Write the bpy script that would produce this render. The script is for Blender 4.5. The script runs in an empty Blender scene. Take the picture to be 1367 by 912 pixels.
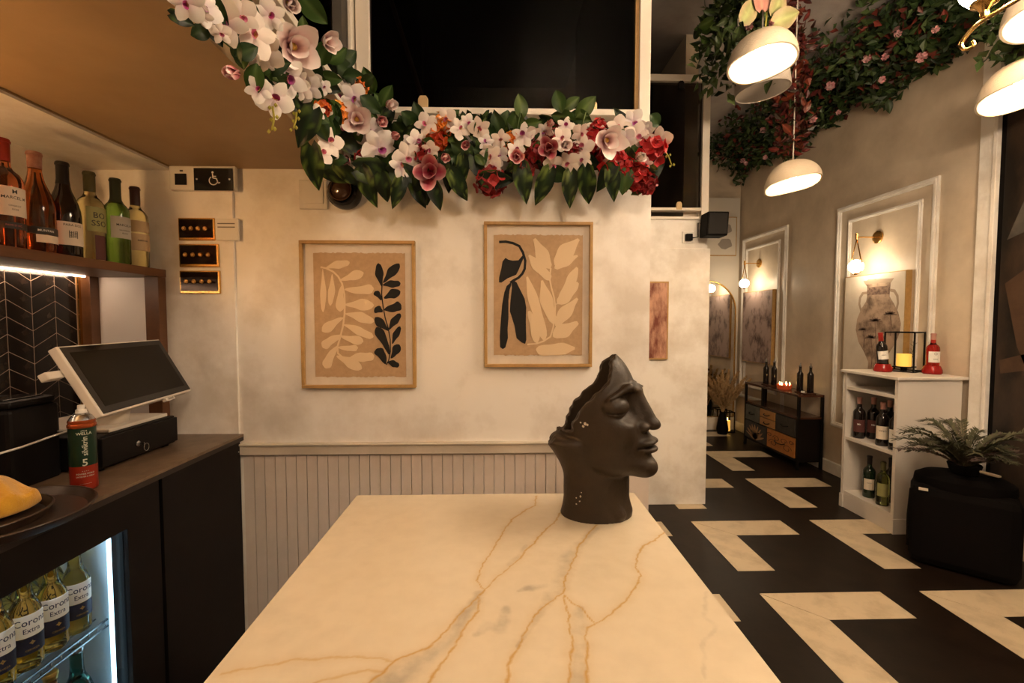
import bpy, math, random
import numpy as np
from mathutils import Vector, Matrix, Quaternion, Euler

random.seed(7)
SC = bpy.context.scene
COL = SC.collection
PI = math.pi

# ------------------------------------------------------------------ camera, world, exposure
H = 1.4                                  # camera height
FPX = 16 / 36 * 1367                     # focal length in pixels (16 mm lens)
PITCH = math.atan(28 / FPX)
YAW = math.atan(15.5 / FPX)
cam_data = bpy.data.cameras.new('camera')
cam_data.lens = 16
cam_data.sensor_width = 36
cam_data.clip_start = 0.02
cam = bpy.data.objects.new('camera', cam_data)
COL.objects.link(cam)
cam.location = (0, 0, H)
cam.rotation_euler = (PI / 2 - PITCH, 0, -YAW)
SC.camera = cam

world = bpy.data.worlds.new('world')
SC.world = world
world.use_nodes = True
world.node_tree.nodes['Background'].inputs[0].default_value = (1.0, 0.72, 0.45, 1)
world.node_tree.nodes['Background'].inputs[1].default_value = 0.02
SC.view_settings.view_transform = 'Standard'
SC.view_settings.look = 'None'
SC.view_settings.gamma = 1
SC.view_settings.use_curve_mapping = False
SC.view_settings.exposure = 1.7

# lamp strengths (the lamps themselves are built further down)
E_CHANDELIER = 28.0
E_FILL_BACK = 27.0
E_PENDANT = 34.0
E_PENDANT_DIM = 25.0
E_SCONCE = 17.0
E_SHELF_LAMP = 62.0
E_FRIDGE = 1.7
WARM = (1.0, 0.77, 0.53)
WARMER = (1.0, 0.56, 0.22)

# ------------------------------------------------------------------ helpers
def ray(px, py):
    """direction through a photo pixel, scaled to one unit of depth (+y)"""
    x = (px - 683.5) / FPX; y = -(py - 456) / FPX
    fw = Vector((math.sin(YAW) * math.cos(PITCH), math.cos(YAW) * math.cos(PITCH), -math.sin(PITCH)))
    r = Vector((math.cos(YAW), -math.sin(YAW), 0)); u = r.cross(fw)
    d = fw + r * x + u * y
    return d / d.y
def atY(px, py, Y): return Vector((0, 0, H)) + ray(px, py) * Y
def atX(px, py, X):
    d = ray(px, py); return Vector((0, 0, H)) + d * (X / d.x)
def atZ(px, py, Z):
    d = ray(px, py); return Vector((0, 0, H)) + d * ((Z - H) / d.z)

MATS = {}
def srgb(r, g, b):
    f = lambda c: (c / 255 / 12.92) if c / 255 <= 0.04045 else ((c / 255 + 0.055) / 1.055) ** 2.4
    return (f(r), f(g), f(b))
def mat(name, col, rough=0.5, metal=0.0, col2=None, nscale=6.0, bump=0.0, bscale=40.0, trans=0.0, ior=1.45,
        emit=None, estr=0.0, coat=0.0, attr=None, sheen=0.0, lo=0.35, hi=0.65, stretch=None, spec=None, alpha=1.0, detail=6):
    m = bpy.data.materials.new(name); m.use_nodes = True
    nt = m.node_tree; b = nt.nodes['Principled BSDF']
    I = b.inputs
    I['Base Color'].default_value = (*col, 1); I['Roughness'].default_value = rough; I['Metallic'].default_value = metal
    I['Transmission Weight'].default_value = trans; I['IOR'].default_value = ior
    if spec is not None: I['Specular IOR Level'].default_value = spec
    if coat: I['Coat Weight'].default_value = coat; I['Coat Roughness'].default_value = 0.08
    if sheen: I['Sheen Weight'].default_value = sheen
    if emit: I['Emission Color'].default_value = (*emit, 1); I['Emission Strength'].default_value = estr
    tc = None
    def coords(sc_):
        t = nt.nodes.new('ShaderNodeTexCoord'); mp = nt.nodes.new('ShaderNodeMapping')
        nt.links.new(t.outputs['Object'], mp.inputs[0])
        if stretch: mp.inputs['Scale'].default_value = stretch
        n = nt.nodes.new('ShaderNodeTexNoise'); n.inputs['Scale'].default_value = sc_; n.inputs['Detail'].default_value = detail
        n.inputs['Roughness'].default_value = 0.62
        nt.links.new(mp.outputs[0], n.inputs[0]); return n
    src = None
    if attr:
        a = nt.nodes.new('ShaderNodeVertexColor'); a.layer_name = attr; src = a.outputs['Color']
    if col2 is not None:
        n = coords(nscale); rp = nt.nodes.new('ShaderNodeValToRGB')
        rp.color_ramp.elements[0].position = lo; rp.color_ramp.elements[1].position = hi
        rp.color_ramp.elements[0].color = (*col, 1); rp.color_ramp.elements[1].color = (*col2, 1)
        nt.links.new(n.outputs['Fac'], rp.inputs[0])
        if src:
            mx = nt.nodes.new('ShaderNodeMixRGB'); mx.blend_type = 'MULTIPLY'; mx.inputs[0].default_value = 1
            nt.links.new(src, mx.inputs[1]); nt.links.new(rp.outputs[0], mx.inputs[2]); src = mx.outputs[0]
        else: src = rp.outputs[0]
    if src: nt.links.new(src, I['Base Color'])
    if bump:
        n = coords(bscale); bp = nt.nodes.new('ShaderNodeBump'); bp.inputs['Strength'].default_value = bump
        bp.inputs['Distance'].default_value = 0.01
        nt.links.new(n.outputs['Fac'], bp.inputs['Height']); nt.links.new(bp.outputs[0], I['Normal'])
    MATS[name] = m
    return m

class MB:
    """collects geometry; build() links it as ONE mesh object"""
    def __init__(s): s.v = []; s.f = []; s.c = None
    def add(s, vs, fs, cs=None):
        o = len(s.v); s.v += [tuple(p) for p in vs]; s.f += [tuple(i + o for i in q) for q in fs]
        if cs is not None:
            if s.c is None: s.c = []
            s.c += list(cs)
        return s
    def box(s, x0, x1, y0, y1, z0, z1, M=None):
        vs = [Vector(p) for p in ((x0,y0,z0),(x1,y0,z0),(x1,y1,z0),(x0,y1,z0),(x0,y0,z1),(x1,y0,z1),(x1,y1,z1),(x0,y1,z1))]
        if M: vs = [M @ p for p in vs]
        return s.add(vs, [(0,3,2,1),(4,5,6,7),(0,1,5,4),(1,2,6,5),(2,3,7,6),(3,0,4,7)])
    def lathe(s, prof, n=24, M=None, a0=0.0, a1=2*PI, c=(0,0)):
        full = abs(a1 - a0 - 2 * PI) < 1e-6
        k = n if full else n + 1
        vs = []; fs = []
        for r, z in prof:
            for i in range(k):
                a = a0 + (a1 - a0) * i / n
                vs.append(Vector((c[0] + r * math.cos(a), c[1] + r * math.sin(a), z)))
        for j in range(len(prof) - 1):
            for i in range(n):
                i2 = (i + 1) % k
                fs.append((j*k+i, j*k+i2, (j+1)*k+i2, (j+1)*k+i))
        if full:
            if prof[0][0] > 1e-5: fs.append(tuple(range(k))[::-1])
            if prof[-1][0] > 1e-5: fs.append(tuple((len(prof)-1)*k + i for i in range(k)))
        if M: vs = [M @ p for p in vs]
        return s.add(vs, fs)
    def tube(s, pts, r, n=8, closed=False):
        pts = [Vector(p) for p in pts]; m = len(pts)
        rs = r if isinstance(r, (list, tuple)) else [r] * m
        vs = []; fs = []; up = None
        for i, p in enumerate(pts):
            a = pts[(i-1) % m] if (closed or i) else p; b = pts[(i+1) % m] if (closed or i < m-1) else p
            t = (b - a)
            t = t.normalized() if t.length > 1e-9 else Vector((0,0,1))
            if up is None: up = t.orthogonal().normalized()
            up = (up - t * up.dot(t))
            up = up.normalized() if up.length > 1e-6 else t.orthogonal().normalized()
            w = t.cross(up)
            for k in range(n):
                an = 2*PI*k/n; vs.append(p + (up*math.cos(an) + w*math.sin(an)) * rs[i])
        for i in range(m if closed else m-1):
            j = (i+1) % m
            for k in range(n):
                k2 = (k+1) % n; fs.append((i*n+k, i*n+k2, j*n+k2, j*n+k))
        if not closed:
            fs.append(tuple(range(n))[::-1]); fs.append(tuple((m-1)*n + k for k in range(n)))
        return s.add(vs, fs)
    def prism(s, poly, fn):
        """poly: 2-D points; fn(x, y, h) -> 3-D, h 0 back, 1 front"""
        n = len(poly)
        vs = [fn(x, y, 0) for x, y in poly] + [fn(x, y, 1) for x, y in poly]
        fs = [tuple(range(n))[::-1], tuple(range(n, 2*n))] + [(i, (i+1) % n, n + (i+1) % n, n + i) for i in range(n)]
        return s.add(vs, fs)
    def build(s, name, m, parent=None, smooth=False, world=True, bevel=0.0, sub=0, mesh_only=False):
        me = bpy.data.meshes.new(name)
        vs = s.v
        if parent is not None and world:
            L = base_of(parent); vs = [(p[0]-L[0], p[1]-L[1], p[2]-L[2]) for p in vs]
        me.from_pydata(vs, [], s.f)
        if s.c is not None and len(s.c) == len(s.v):
            ca = me.color_attributes.new('Col', 'FLOAT_COLOR', 'POINT')
            ca.data.foreach_set('color', np.array([(*c[:3], 1.0) for c in s.c], dtype=np.float32).ravel())
        if m is not None: me.materials.append(MATS[m] if isinstance(m, str) else m)
        if smooth:
            me.polygons.foreach_set('use_smooth', [True] * len(me.polygons))
            if smooth == 'auto':
                me.set_sharp_from_angle(angle=math.radians(35))
        me.update()
        if mesh_only: return me
        return link(name, me, parent, bevel, sub)

def base_of(o):
    L = Vector(o.location)
    while o.parent: o = o.parent; L = L + Vector(o.location)
    return L
def link(name, me, parent=None, bevel=0.0, sub=0):
    o = bpy.data.objects.new(name, me); COL.objects.link(o)
    if parent is not None: o.parent = parent
    if bevel:
        b = o.modifiers.new('bevel', 'BEVEL'); b.width = bevel; b.segments = 2; b.limit_method = 'ANGLE'
    if sub:
        b = o.modifiers.new('sub', 'SUBSURF'); b.levels = sub; b.render_levels = sub
    return o
def tag(o, label, cat, group=None):
    o['label'] = label; o['category'] = cat
    if group: o['group'] = group
    return o
def thing(name, label, cat, loc=(0,0,0), rotz=0.0, group=None):
    o = bpy.data.objects.new(name, None); COL.objects.link(o); o.empty_display_size = 0.05
    o.location = loc; o.rotation_euler = (0, 0, rotz)
    return tag(o, label, cat, group)
def struct(o): o['kind'] = 'structure'; return o
def sbox(name, m, *b, bevel=0.0): return struct(MB().box(*b).build(name, m, bevel=bevel))
def copy_tree(o, parent=None, label=None):
    c = o.copy(); COL.objects.link(c); c.parent = parent
    if label: c['label'] = label
    for ch in [x for x in bpy.data.objects if x.parent == o and x != c]: copy_tree(ch, c)
    return c
_txt = {}
def text_geo(s, size, align='CENTER'):
    """flat lettering as (verts, faces) in the xy plane"""
    k = (s, align)
    if k not in _txt:
        cu = bpy.data.curves.new('t', 'FONT'); cu.body = s; cu.size = 1; cu.align_x = align; cu.align_y = 'CENTER'; cu.resolution_u = 2; cu.offset = 0.009
        ob = bpy.data.objects.new('t', cu); COL.objects.link(ob)
        dg = bpy.context.evaluated_depsgraph_get()
        me = bpy.data.meshes.new_from_object(ob.evaluated_get(dg))
        _txt[k] = ([v.co.copy() for v in me.vertices], [tuple(p.vertices) for p in me.polygons])
        bpy.data.objects.remove(ob); bpy.data.meshes.remove(me); bpy.data.curves.remove(cu)
    vs, fs = _txt[k]
    return [v * size for v in vs], fs
def add_text(mb, s, size, fn, align='CENTER', sx=1.0):
    vs, fs = text_geo(s, size, align)
    mb.add([fn(v.x * sx, v.y) for v in vs], fs)
def frame4(mb, x0, x1, z0, z1, w, fn):
    """four mitre-less bars round a rectangle, fn maps (x,z,h)"""
    for a in ((x0, x1, z0, z0+w), (x0, x1, z1-w, z1), (x0, x0+w, z0+w, z1-w), (x1-w, x1, z0+w, z1-w)):
        mb.prism([(a[0],a[2]),(a[1],a[2]),(a[1],a[3]),(a[0],a[3])], fn)
# ------------------------------------------------------------------ materials
mat('plaster', (0.66,0.61,0.55), 0.42, col2=(0.84,0.81,0.77), nscale=3.6, bump=0.12, bscale=9, lo=0.36, hi=0.56, detail=10)
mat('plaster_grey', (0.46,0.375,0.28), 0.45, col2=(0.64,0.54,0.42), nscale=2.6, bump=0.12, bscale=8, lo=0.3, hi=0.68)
mat('plaster_dim', (0.27,0.175,0.085), 0.5, col2=(0.38,0.255,0.135), nscale=2.2, bump=0.1, bscale=7, lo=0.3, hi=0.7)  # same plaster; the dim orange light under the mezzanine is put into the colour
mat('plaster_ceiling', (0.20,0.18,0.17), 0.45, col2=(0.36,0.33,0.32), nscale=2.4, bump=0.15, bscale=7, lo=0.3, hi=0.7)
mat('white_paint', (0.74,0.70,0.66), 0.42, bump=0.03, bscale=60)
mat('far_paint', (0.62,0.57,0.50), 0.5, bump=0.05, bscale=20)
mat('rail_paint', (0.50,0.44,0.36), 0.45, col2=(0.60,0.53,0.44), nscale=5)
mat('board_paint', (0.62,0.54,0.48), 0.5, col2=(0.68,0.60,0.54), nscale=8)
mat('frame_paint', (0.78,0.71,0.62), 0.35, bump=0.02)
mat('floor_black', (0.008,0.005,0.0032), 0.36, col2=(0.015,0.009,0.006), nscale=9, bump=0.03, bscale=60, spec=.2)
mat('floor_white', (0.42,0.335,0.225), 0.35, col2=(0.58,0.475,0.33), nscale=7, bump=0.02, lo=0.3, hi=0.55)
mat('unlit_room', (0.005,0.0035,0.003), 0.8)  # near-black mezzanine interior: its lack of light is put into the colour
mat('glass_pane', (0.9,0.92,0.92), 0.02, trans=1.0, ior=1.16)
mat('glass_darkened', (0.22,0.20,0.19), 0.02, trans=1.0, ior=1.13)  # plain panes, tinted so the unlit room behind them reads black
mat('brass', (0.72,0.44,0.15), 0.24, 1.0)
mat('gold_frame', (0.38,0.22,0.075), 0.45, col2=(0.47,0.28,0.10), nscale=30, bump=0.03)
mat('black_matte', (0.003,0.0022,0.002), 0.6, spec=.1)
mat('black_gloss', (0.008,0.008,0.009), 0.12)
mat('black_metal', (0.007,0.005,0.004), 0.45, spec=.2)
mat('grout', (0.34,0.26,0.19), 0.7)
mat('tile_black', (0.008,0.007,0.007), 0.16, col2=(0.030,0.020,0.014), nscale=14, lo=0.45, hi=0.75)
mat('bronze_wood', (0.090,0.036,0.014), 0.42, col2=(0.135,0.056,0.022), nscale=16, bump=0.05, stretch=(1,0.15,1))
mat('white_plastic', (0.72,0.69,0.64), 0.35)
mat('print_dark', (0.03,0.025,0.02), 0.6)
mat('print_white', (0.75,0.73,0.70), 0.6)

# ------------------------------------------------------------------ room shell
D = 1.82; XL = -1.587; XR = 3.04; D2 = 3.39; DF = 5.76; ZC = 3.55
XE = -0.61; ZS = 1.988; ZL = 2.167; XW = 0.60

fl = sbox('floor', 'floor_black', -1.75, 3.2, -2.7, 5.95, -0.06, 0.0)
# white L-shaped inlays, each of two mitred slabs
w_ = 0.21; per = 0.838
def slab_mesh(poly):
    return MB().prism(poly, lambda x, y, h: Vector((x, y, -0.004 + 0.0055 * h))).build('tile', 'floor_white', mesh_only=True)
g_ = 0.0018
arm_x = slab_mesh([(g_*1.5, 0), (3*w_, 0), (3*w_, -w_), (w_+g_, -w_)])
arm_y = slab_mesh([(0, -g_*1.5), (w_, -w_-g_), (w_, -3*w_), (0, -3*w_)])
for i in range(-2, 3):
    for j in range(-2, 5):
        cx, cy = 1.326 + per * i, 2.239 + 0.84 * j
        if cx + 3*w_ > XR or cy > DF - 0.02 or (cx < 1.3 and (cy > D2 - .05 or cy < 0.6)): continue
        if cx < 0.4 and cy > D - 0.1: continue
        for me in (arm_x, arm_y):
            t = link('tile', me, fl); t.location = (cx, cy, 0)

# main back wall with its boarding
wb = sbox('wall_back', 'plaster', -1.72, XW, D, D + 0.12, 0, ZL)
sbox('wall_back_left', 'plaster', -1.70, -1.035, D - 0.012, D + 0.001, 0, ZS)
bw = 0.0415; x = -1.020
pl = MB().box(0, bw - 0.0028, -0.009, 0.002, 0.0, 0.868).build('plank', 'board_paint', mesh_only=True)
while x + bw < XW - 0.06:
    o = link('plank', pl, wb); o.location = (x, D, 0); x += bw
MB().box(x, XW + 0.002, D - 0.013, D + 0.001, 0, 0.868).build('corner_board', 'board_paint', wb, world=False)
t = MB().box(-1.03, XW, D - 0.022, D + 0.001, 0.868, 0.912).box(-1.03, XW, D - 0.028, D + 0.001, 0.905, 0.914)
struct(t.build('trim_1', 'rail_paint', bevel=0.003))
sbox('trim_2', 'frame_paint', -0.60, XW + 0.012, D - 0.018, D + 0.13, ZL - 0.012, ZL + 0.004)

# soffit of the low mezzanine over the bar, and its lowered strip by the left wall
sbox('ceiling_soffit', 'plaster_dim', -1.72, XE, -2.7, D + 0.002, ZS, ZL)
sbox('ceiling_soffit_strip', 'plaster', -1.72, -1.262, -2.7, D - 0.012, ZS - 0.012, ZS + 0.001)
sbox('trim_3', 'plaster_dim', -1.262, -1.257, -2.7, D - 0.012, ZS - 0.004, ZS + 0.001)
sbox('ceiling_mezzanine_deck', 'plaster_dim', -1.72, XW, D + 0.12, D2, ZS, ZL)
sbox('wall_return', 'plaster', XW - 0.12, XW, D + 0.12, D2 + 0.1, 0, ZS)
sbox('wall_mezzanine_back', 'unlit_room', -1.75, 1.5, 4.25, 4.35, ZS, ZC)
sbox('wall_mezzanine_left', 'unlit_room', -1.80, -1.72, -2.7, 4.3, ZL, ZC)
sbox('ceiling_mezzanine', 'unlit_room', -1.80, XE, -2.7, 4.3, ZC, ZC + 0.05)
sbox('ceiling_mezzanine_back', 'unlit_room', XE, XW, D + 0.06, 4.3, ZC - 0.03, ZC + 0.02)
sbox('wall_mezzanine_right', 'unlit_room', XW - 0.05, XW - 0.004, D + 0.08, D2, ZL, ZC)
# left wall, tiled
wl = sbox('wall_left', 'grout', XL - 0.12, XL, -2.7, D, 0, ZS)
# chevron tiles, z from worktop to shelf
cw = 0.0812; th = 0.0565; sl = 0.048; gg = 0.0014
colv = [1.655 - cw * k for k in range(10)]
for k, y0 in enumerate(colv):
    up = 1 if k % 2 else -1
    y0 = 1.668 - cw * k
    za = 0.93
    def tz(y, z, s=up): return z
    n = 0
    ml = MB().prism([(gg, gg), (cw-gg, gg), (cw-gg, th-gg), (gg, th-gg)],
                    lambda y, z, h, s=up: Vector((0.0009*h, y, z + s * sl * (y/cw - 0.5)))).build('tile', 'tile_black', mesh_only=True)
    for j in range(14):
        z = za - 0.05 + j * th
        if z > 1.60: break
        o = link('tile', ml, wl); o.location = (XL, y0, z)
struct(MB().box(XL, XL + 0.008, 1.752, 1.764, 0.95, 1.57).build('trim_4', 'brass'))
sbox('wall_left_upper', 'plaster', XL - 0.01, XL + 0.004, -2.7, D - 0.012, 1.601, ZS - 0.012)
sbox('wall_front', 'plaster_grey', -1.72, 3.2, -2.8, -2.7, 0, ZC)
# second wall (further back) with a proud lower panel
sbox('wall_second', 'plaster', XW - 0.02, 1.545, D2, D2 + 0.1, 0, 2.158)
sbox('wall_second_panel', 'plaster', XW - 0.015, 1.562, D2 - 0.016, D2 + 0.001, 0, 1.935, bevel=0.003)
sbox('trim_5', 'frame_paint', XW, 1.56, D2 - 0.02, D2 + 0.11, 2.150, 2.168)
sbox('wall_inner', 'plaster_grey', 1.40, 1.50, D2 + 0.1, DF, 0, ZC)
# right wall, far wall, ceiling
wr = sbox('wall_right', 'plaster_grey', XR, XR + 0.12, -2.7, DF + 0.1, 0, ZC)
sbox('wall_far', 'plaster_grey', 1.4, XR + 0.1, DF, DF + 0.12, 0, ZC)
sbox('wall_far_panel', 'far_paint', 1.5, XR - 0.02, DF - 0.03, DF + 0.001, 0, 2.94)
sbox('ceiling', 'plaster_ceiling', XE, XR + 0.12, -2.8, DF + 0.1, ZC, ZC + 0.06)
sbox('baseboard_right', 'plaster', XR - 0.022, XR + 0.001, 2.82, DF - 0.03, 0, 0.11, bevel=0.004)
sbox('baseboard_far', 'white_paint', 1.5, XR - 0.03, DF - 0.05, DF - 0.029, 0, 0.16, bevel=0.004)
# panel mouldings on the right wall
def moulding(n, y0, y1, z0, z1, w, p):
    mb = MB(); fn = lambda y, z, h: Vector((XR + 0.001 - h * p, y, z))
    frame4(mb, y0, y1, z0, z1, w, fn)
    frame4(mb, y0 + w*0.3, y1 - w*0.3, z0 + w*0.3, z1 - w*0.3, w*0.4, lambda y, z, h: Vector((XR + 0.001 - h * p * 1.5, y, z)))
    struct(mb.build('trim_%d' % n, 'plaster', bevel=0.003))
moulding(6, 3.11, 4.06, 0.44, 2.40, 0.042, 0.018)
moulding(7, 3.235, 3.93, 0.58, 2.275, 0.03, 0.014)
moulding(8, 4.77, 5.66, 0.44, 2.41, 0.042, 0.018)
moulding(9, 4.90, 5.58, 0.58, 2.28, 0.03, 0.014)
# pilaster trim where the right wall ends
struct(MB().box(XR - 0.03, XR + 0.001, 2.735, 2.835, 0, ZC).box(XR - 0.045, XR, 2.72, 2.745, 0, ZC).build('trim_10', 'plaster', bevel=0.003))

# glazed partitions on top of the walls
def window(name): o = bpy.data.objects.new(name, None); COL.objects.link(o); o['kind'] = 'structure'; return o
w1 = window('window_1')
for xa, xb in ((-0.563, -0.512), (0.553, 0.598)):
    MB().box(xa, xb, D + 0.02, D + 0.07, ZL, ZC - 0.03).build('post', 'frame_paint', w1, bevel=0.003)
MB().box(0.538, 0.553, D + 0.03, D + 0.06, 2.24, ZC - 0.03).build('bead', 'gold_frame', w1)
MB().box(-0.512, 0.553, D + 0.015, D + 0.075, 2.214, 2.238).build('rail', 'frame_paint', w1, bevel=0.002)
MB().box(-0.512, 0.538, D + 0.042, D + 0.048, 2.238, ZC - 0.03).build('pane', 'glass_darkened', w1)
mat('clip_glass', (0.75,0.55,0.30), 0.15, 0.4)
for px_, py_ in ((565, 137), (790, 143)):
    p = atY(px_, py_, D + 0.03); mb = MB()
    mb.prism([(-.02,-.03),(.02,-.03),(.02,.012),(.012,.025),(-.012,.025),(-.02,.012)], lambda a, b, h: Vector((p.x + a, D + 0.022 + 0.018*h, p.z + b)))
    mb.build('clip', 'clip_glass', w1, bevel=0.003)
MB().box(0.17, 0.21, D + 0.03, D + 0.06, ZL, 2.216).build('support', 'frame_paint', w1)
w2 = window('window_2')
MB().box(1.505, 1.56, D2 + 0.02, D2 + 0.08, 2.158, 3.215).build('post', 'frame_paint', w2, bevel=0.003)
MB().box(XW, 1.505, D2 + 0.02, D2 + 0.08, 3.165, 3.215).build('rail', 'frame_paint', w2, bevel=0.003)
MB().box(XW, 1.505, D2 + 0.02, D2 + 0.08, 2.222, 2.244).build('rail', 'frame_paint', w2, bevel=0.003)
MB().box(XW, 1.505, D2 + 0.046, D2 + 0.052, 2.244, 3.165).build('pane', 'glass_darkened', w2)
for px_, py_ in ((906, 275), (909, 114)):
    p = atY(px_, py_, D2 + 0.03)
    MB().prism([(-.022,-.03),(.022,-.03),(.022,.015),(.012,.03),(-.012,.03),(-.022,.015)], lambda a, b, h: Vector((p.x + a, D2 + 0.018 + 0.02*h, p.z + b))).build('clip', 'clip_glass' if py_ > 200 else 'black_metal', w2, bevel=0.003)
w3 = window('window_3')
MB().box(XE, XE + 0.04, D - 0.01, D + 0.06, ZL, ZC).build('post', 'frame_paint', w3, bevel=0.003)
MB().box(XE, XE + 0.05, -2.6, D - 0.01, ZL - 0.002, ZL + 0.014).build('sill', 'frame_paint', w3, bevel=0.002)
MB().box(XE + 0.005, XE + 0.045, -2.6, D - 0.01, 2.214, 2.238).build('rail', 'frame_paint', w3, bevel=0.002)
MB().box(XE + 0.022, XE + 0.028, -2.6, D - 0.01, 2.238, ZC).build('pane', 'glass_darkened', w3)
MB().box(XE, XE + 0.04, 0.2, 0.25, ZL, ZC).build('post', 'frame_paint', w3)
mat('bar_brown', (0.10,0.05,0.025), 0.5)
a_, b_ = atY(522, 0, 2.5), atY(564, 132, 2.5)
h_ = MB().tube([a_ + (a_ - b_) * 0.5, b_ + (b_ - a_) * 0.35], 0.012).build('reflection_bar', 'bar_brown', smooth=True)  # thin bar added to imitate a slanting reflection in the pane
tag(h_, 'slanting thin brown bar imitating a reflection in the large dark window', 'reflection_bar')
a_, b_ = atY(940, 128, 4.0), atY(880, 190, 4.0)
h_ = MB().tube([a_, b_ + (b_-a_)*0.3], 0.02).build('brace', 'bar_brown', smooth=True)
tag(h_, 'slanting brace seen behind the smaller dark window', 'brace')
# ------------------------------------------------------------------ marble topped counter
ZT = 0.887
mt = bpy.data.materials.new('marble'); mt.use_nodes = True; MATS['marble'] = mt
nt = mt.node_tree; B = nt.nodes['Principled BSDF']
B.inputs['Roughness'].default_value = 0.22
vc = nt.nodes.new('ShaderNodeVertexColor'); vc.layer_name = 'Col'
sp = nt.nodes.new('ShaderNodeSeparateColor'); nt.links.new(vc.outputs[0], sp.inputs[0])
tcn = nt.nodes.new('ShaderNodeTexCoord')
nz = nt.nodes.new('ShaderNodeTexNoise'); nz.inputs['Scale'].default_value = 26; nz.inputs['Detail'].default_value = 8
nt.links.new(tcn.outputs['Object'], nz.inputs[0])
rp = nt.nodes.new('ShaderNodeValToRGB'); rp.color_ramp.elements[0].position = 0.28; rp.color_ramp.elements[1].position = 0.62
nt.links.new(nz.outputs['Fac'], rp.inputs[0])
base = nt.nodes.new('ShaderNodeMixRGB'); base.inputs[1].default_value = (0.62,0.53,0.39,1); base.inputs[2].default_value = (0.655,0.565,0.42,1)
nt.links.new(rp.outputs[0], base.inputs[0])
gm = nt.nodes.new('ShaderNodeMath'); gm.operation = 'MULTIPLY'
inv = nt.nodes.new('ShaderNodeMath'); inv.operation = 'MULTIPLY_ADD'; inv.inputs[1].default_value = -0.75; inv.inputs[2].default_value = 1.0
nt.links.new(rp.outputs[0], inv.inputs[0])
nt.links.new(sp.outputs[1], gm.inputs[0]); nt.links.new(inv.outputs[0], gm.inputs[1])
mg = nt.nodes.new('ShaderNodeMixRGB'); mg.inputs[2].default_value = (0.30,0.26,0.21,1)
nt.links.new(gm.outputs[0], mg.inputs[0]); nt.links.new(base.outputs[0], mg.inputs[1])
my = nt.nodes.new('ShaderNodeMixRGB'); my.inputs[2].default_value = (0.46,0.26,0.05,1)
nt.links.new(sp.outputs[0], my.inputs[0]); nt.links.new(mg.outputs[0], my.inputs[1])
nt.links.new(my.outputs[0], B.inputs['Base Color'])

def cpx(q): p = atZ(280 + q[0] / 1.7987, 640 + q[1] / 1.7987, ZT); return (p.x, p.y)
gold = [
 [(785,40),(780,62),(750,80),(725,97),(705,125),(690,152),(672,180),(656,205),(648,228),(640,245),(652,258),(662,266)],
 [(850,60),(838,90),(820,112),(800,128),(780,152),(758,172),(735,200),(712,218),(690,235),(662,266),(640,288),(612,310),(590,335),(565,362),(545,385),(520,405),(480,422),(440,441),(415,465),(385,487),(350,520)],
 [(662,266),(650,285),(642,318),(622,345),(602,370),(590,395),(572,420),(560,440),(545,462),(528,487),(510,520)],
 [(930,110),(910,130),(886,160),(876,190),(868,212),(852,245),(850,272),(826,290),(800,305),(783,322),(765,350),(756,372),(745,400),(728,425),(720,445),(720,470),(714,487),(710,530)],
 [(850,280),(850,300),(864,330),(866,365),(872,400),(866,440),(862,487),(860,530)],
 [(850,280),(872,298),(892,310),(905,328),(925,345),(910,358),(906,380),(910,410),(904,450),(902,487),(900,530)],
 [(1100,120),(1075,140),(1042,160),(1030,185),(1022,212),(1036,232),(1020,256),(1005,285),(990,300),(965,322),(930,345)],
 [(440,441),(410,432),(370,430),(310,428),(255,434),(200,433),(150,445),(90,452),(30,466)],
 [(415,462),(380,460),(340,466),(290,478),(250,487),(200,505)]]
grey = [([(650,275),(610,330),(565,390),(500,445),(430,487),(400,520)], (14, 17, 20, 32, 40, 40), .75),
        ([(888,312),(888,350),(890,400),(884,450),(882,520)], (12, 22, 20, 22, 20), .6),
        ([(930,118),(880,160),(862,190),(838,260),(800,310),(760,370),(740,400)], (6, 14, 24, 20, 12, 8, 5), .5),
        ([(805,255),(770,262),(745,268)], (10, 14, 7), .7), ([(640,372),(668,350),(700,360),(710,310)], (9, 17, 17, 11), .65),
        ([(760,160),(720,205)], (6, 8), .4), ([(1195,270),(1190,330),(1215,350),(1180,400),(1190,480)], (5, 6, 6, 5, 5), .35)]
tx0, tx1, ty0, ty1 = -0.421, 0.397, 0.20, 1.325
N = 330; Mn = 454
gx, gy = np.meshgrid(np.linspace(tx0, tx1, N), np.linspace(ty0, ty1, Mn), indexing='ij')
def fnoise(x, y, s, seed):
    rs = np.random.RandomState(seed); o = 0
    for k in range(6):
        a, b, ph = rs.uniform(-1, 1), rs.uniform(-1, 1), rs.uniform(0, 6.28)
        o = o + np.sin((a * x + b * y) * s * (1 + k * 0.7) + ph) / (1 + 0.5 * k)
    return o / 3
wx = gx + 0.0035 * fnoise(gx, gy, 70, 1) + 0.0022 * fnoise(gx, gy, 230, 11); wy = gy + 0.0035 * fnoise(gx, gy, 70, 2) + 0.0022 * fnoise(gx, gy, 230, 12)
def polydist(pts, xs, ys, ws=None):
    best = np.full(xs.shape, 9.0); bw_ = np.zeros(xs.shape)
    for i in range(len(pts) - 1):
        (x0, y0), (x1, y1) = pts[i], pts[i+1]
        dx, dy = x1 - x0, y1 - y0; L = dx*dx + dy*dy + 1e-12
        t = np.clip(((xs - x0) * dx + (ys - y0) * dy) / L, 0, 1)
        d = np.hypot(xs - x0 - t * dx, ys - y0 - t * dy)
        if ws is not None:
            w = ws[i] + (ws[i+1] - ws[i]) * t; d = d / w
        best = np.minimum(best, d)
    return best
G = np.zeros(gx.shape); S = np.zeros(gx.shape)
thick = 0.5 + 0.5 * np.clip(0.7 + fnoise(gx, gy, 25, 3), 0.15, 1.4)
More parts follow.
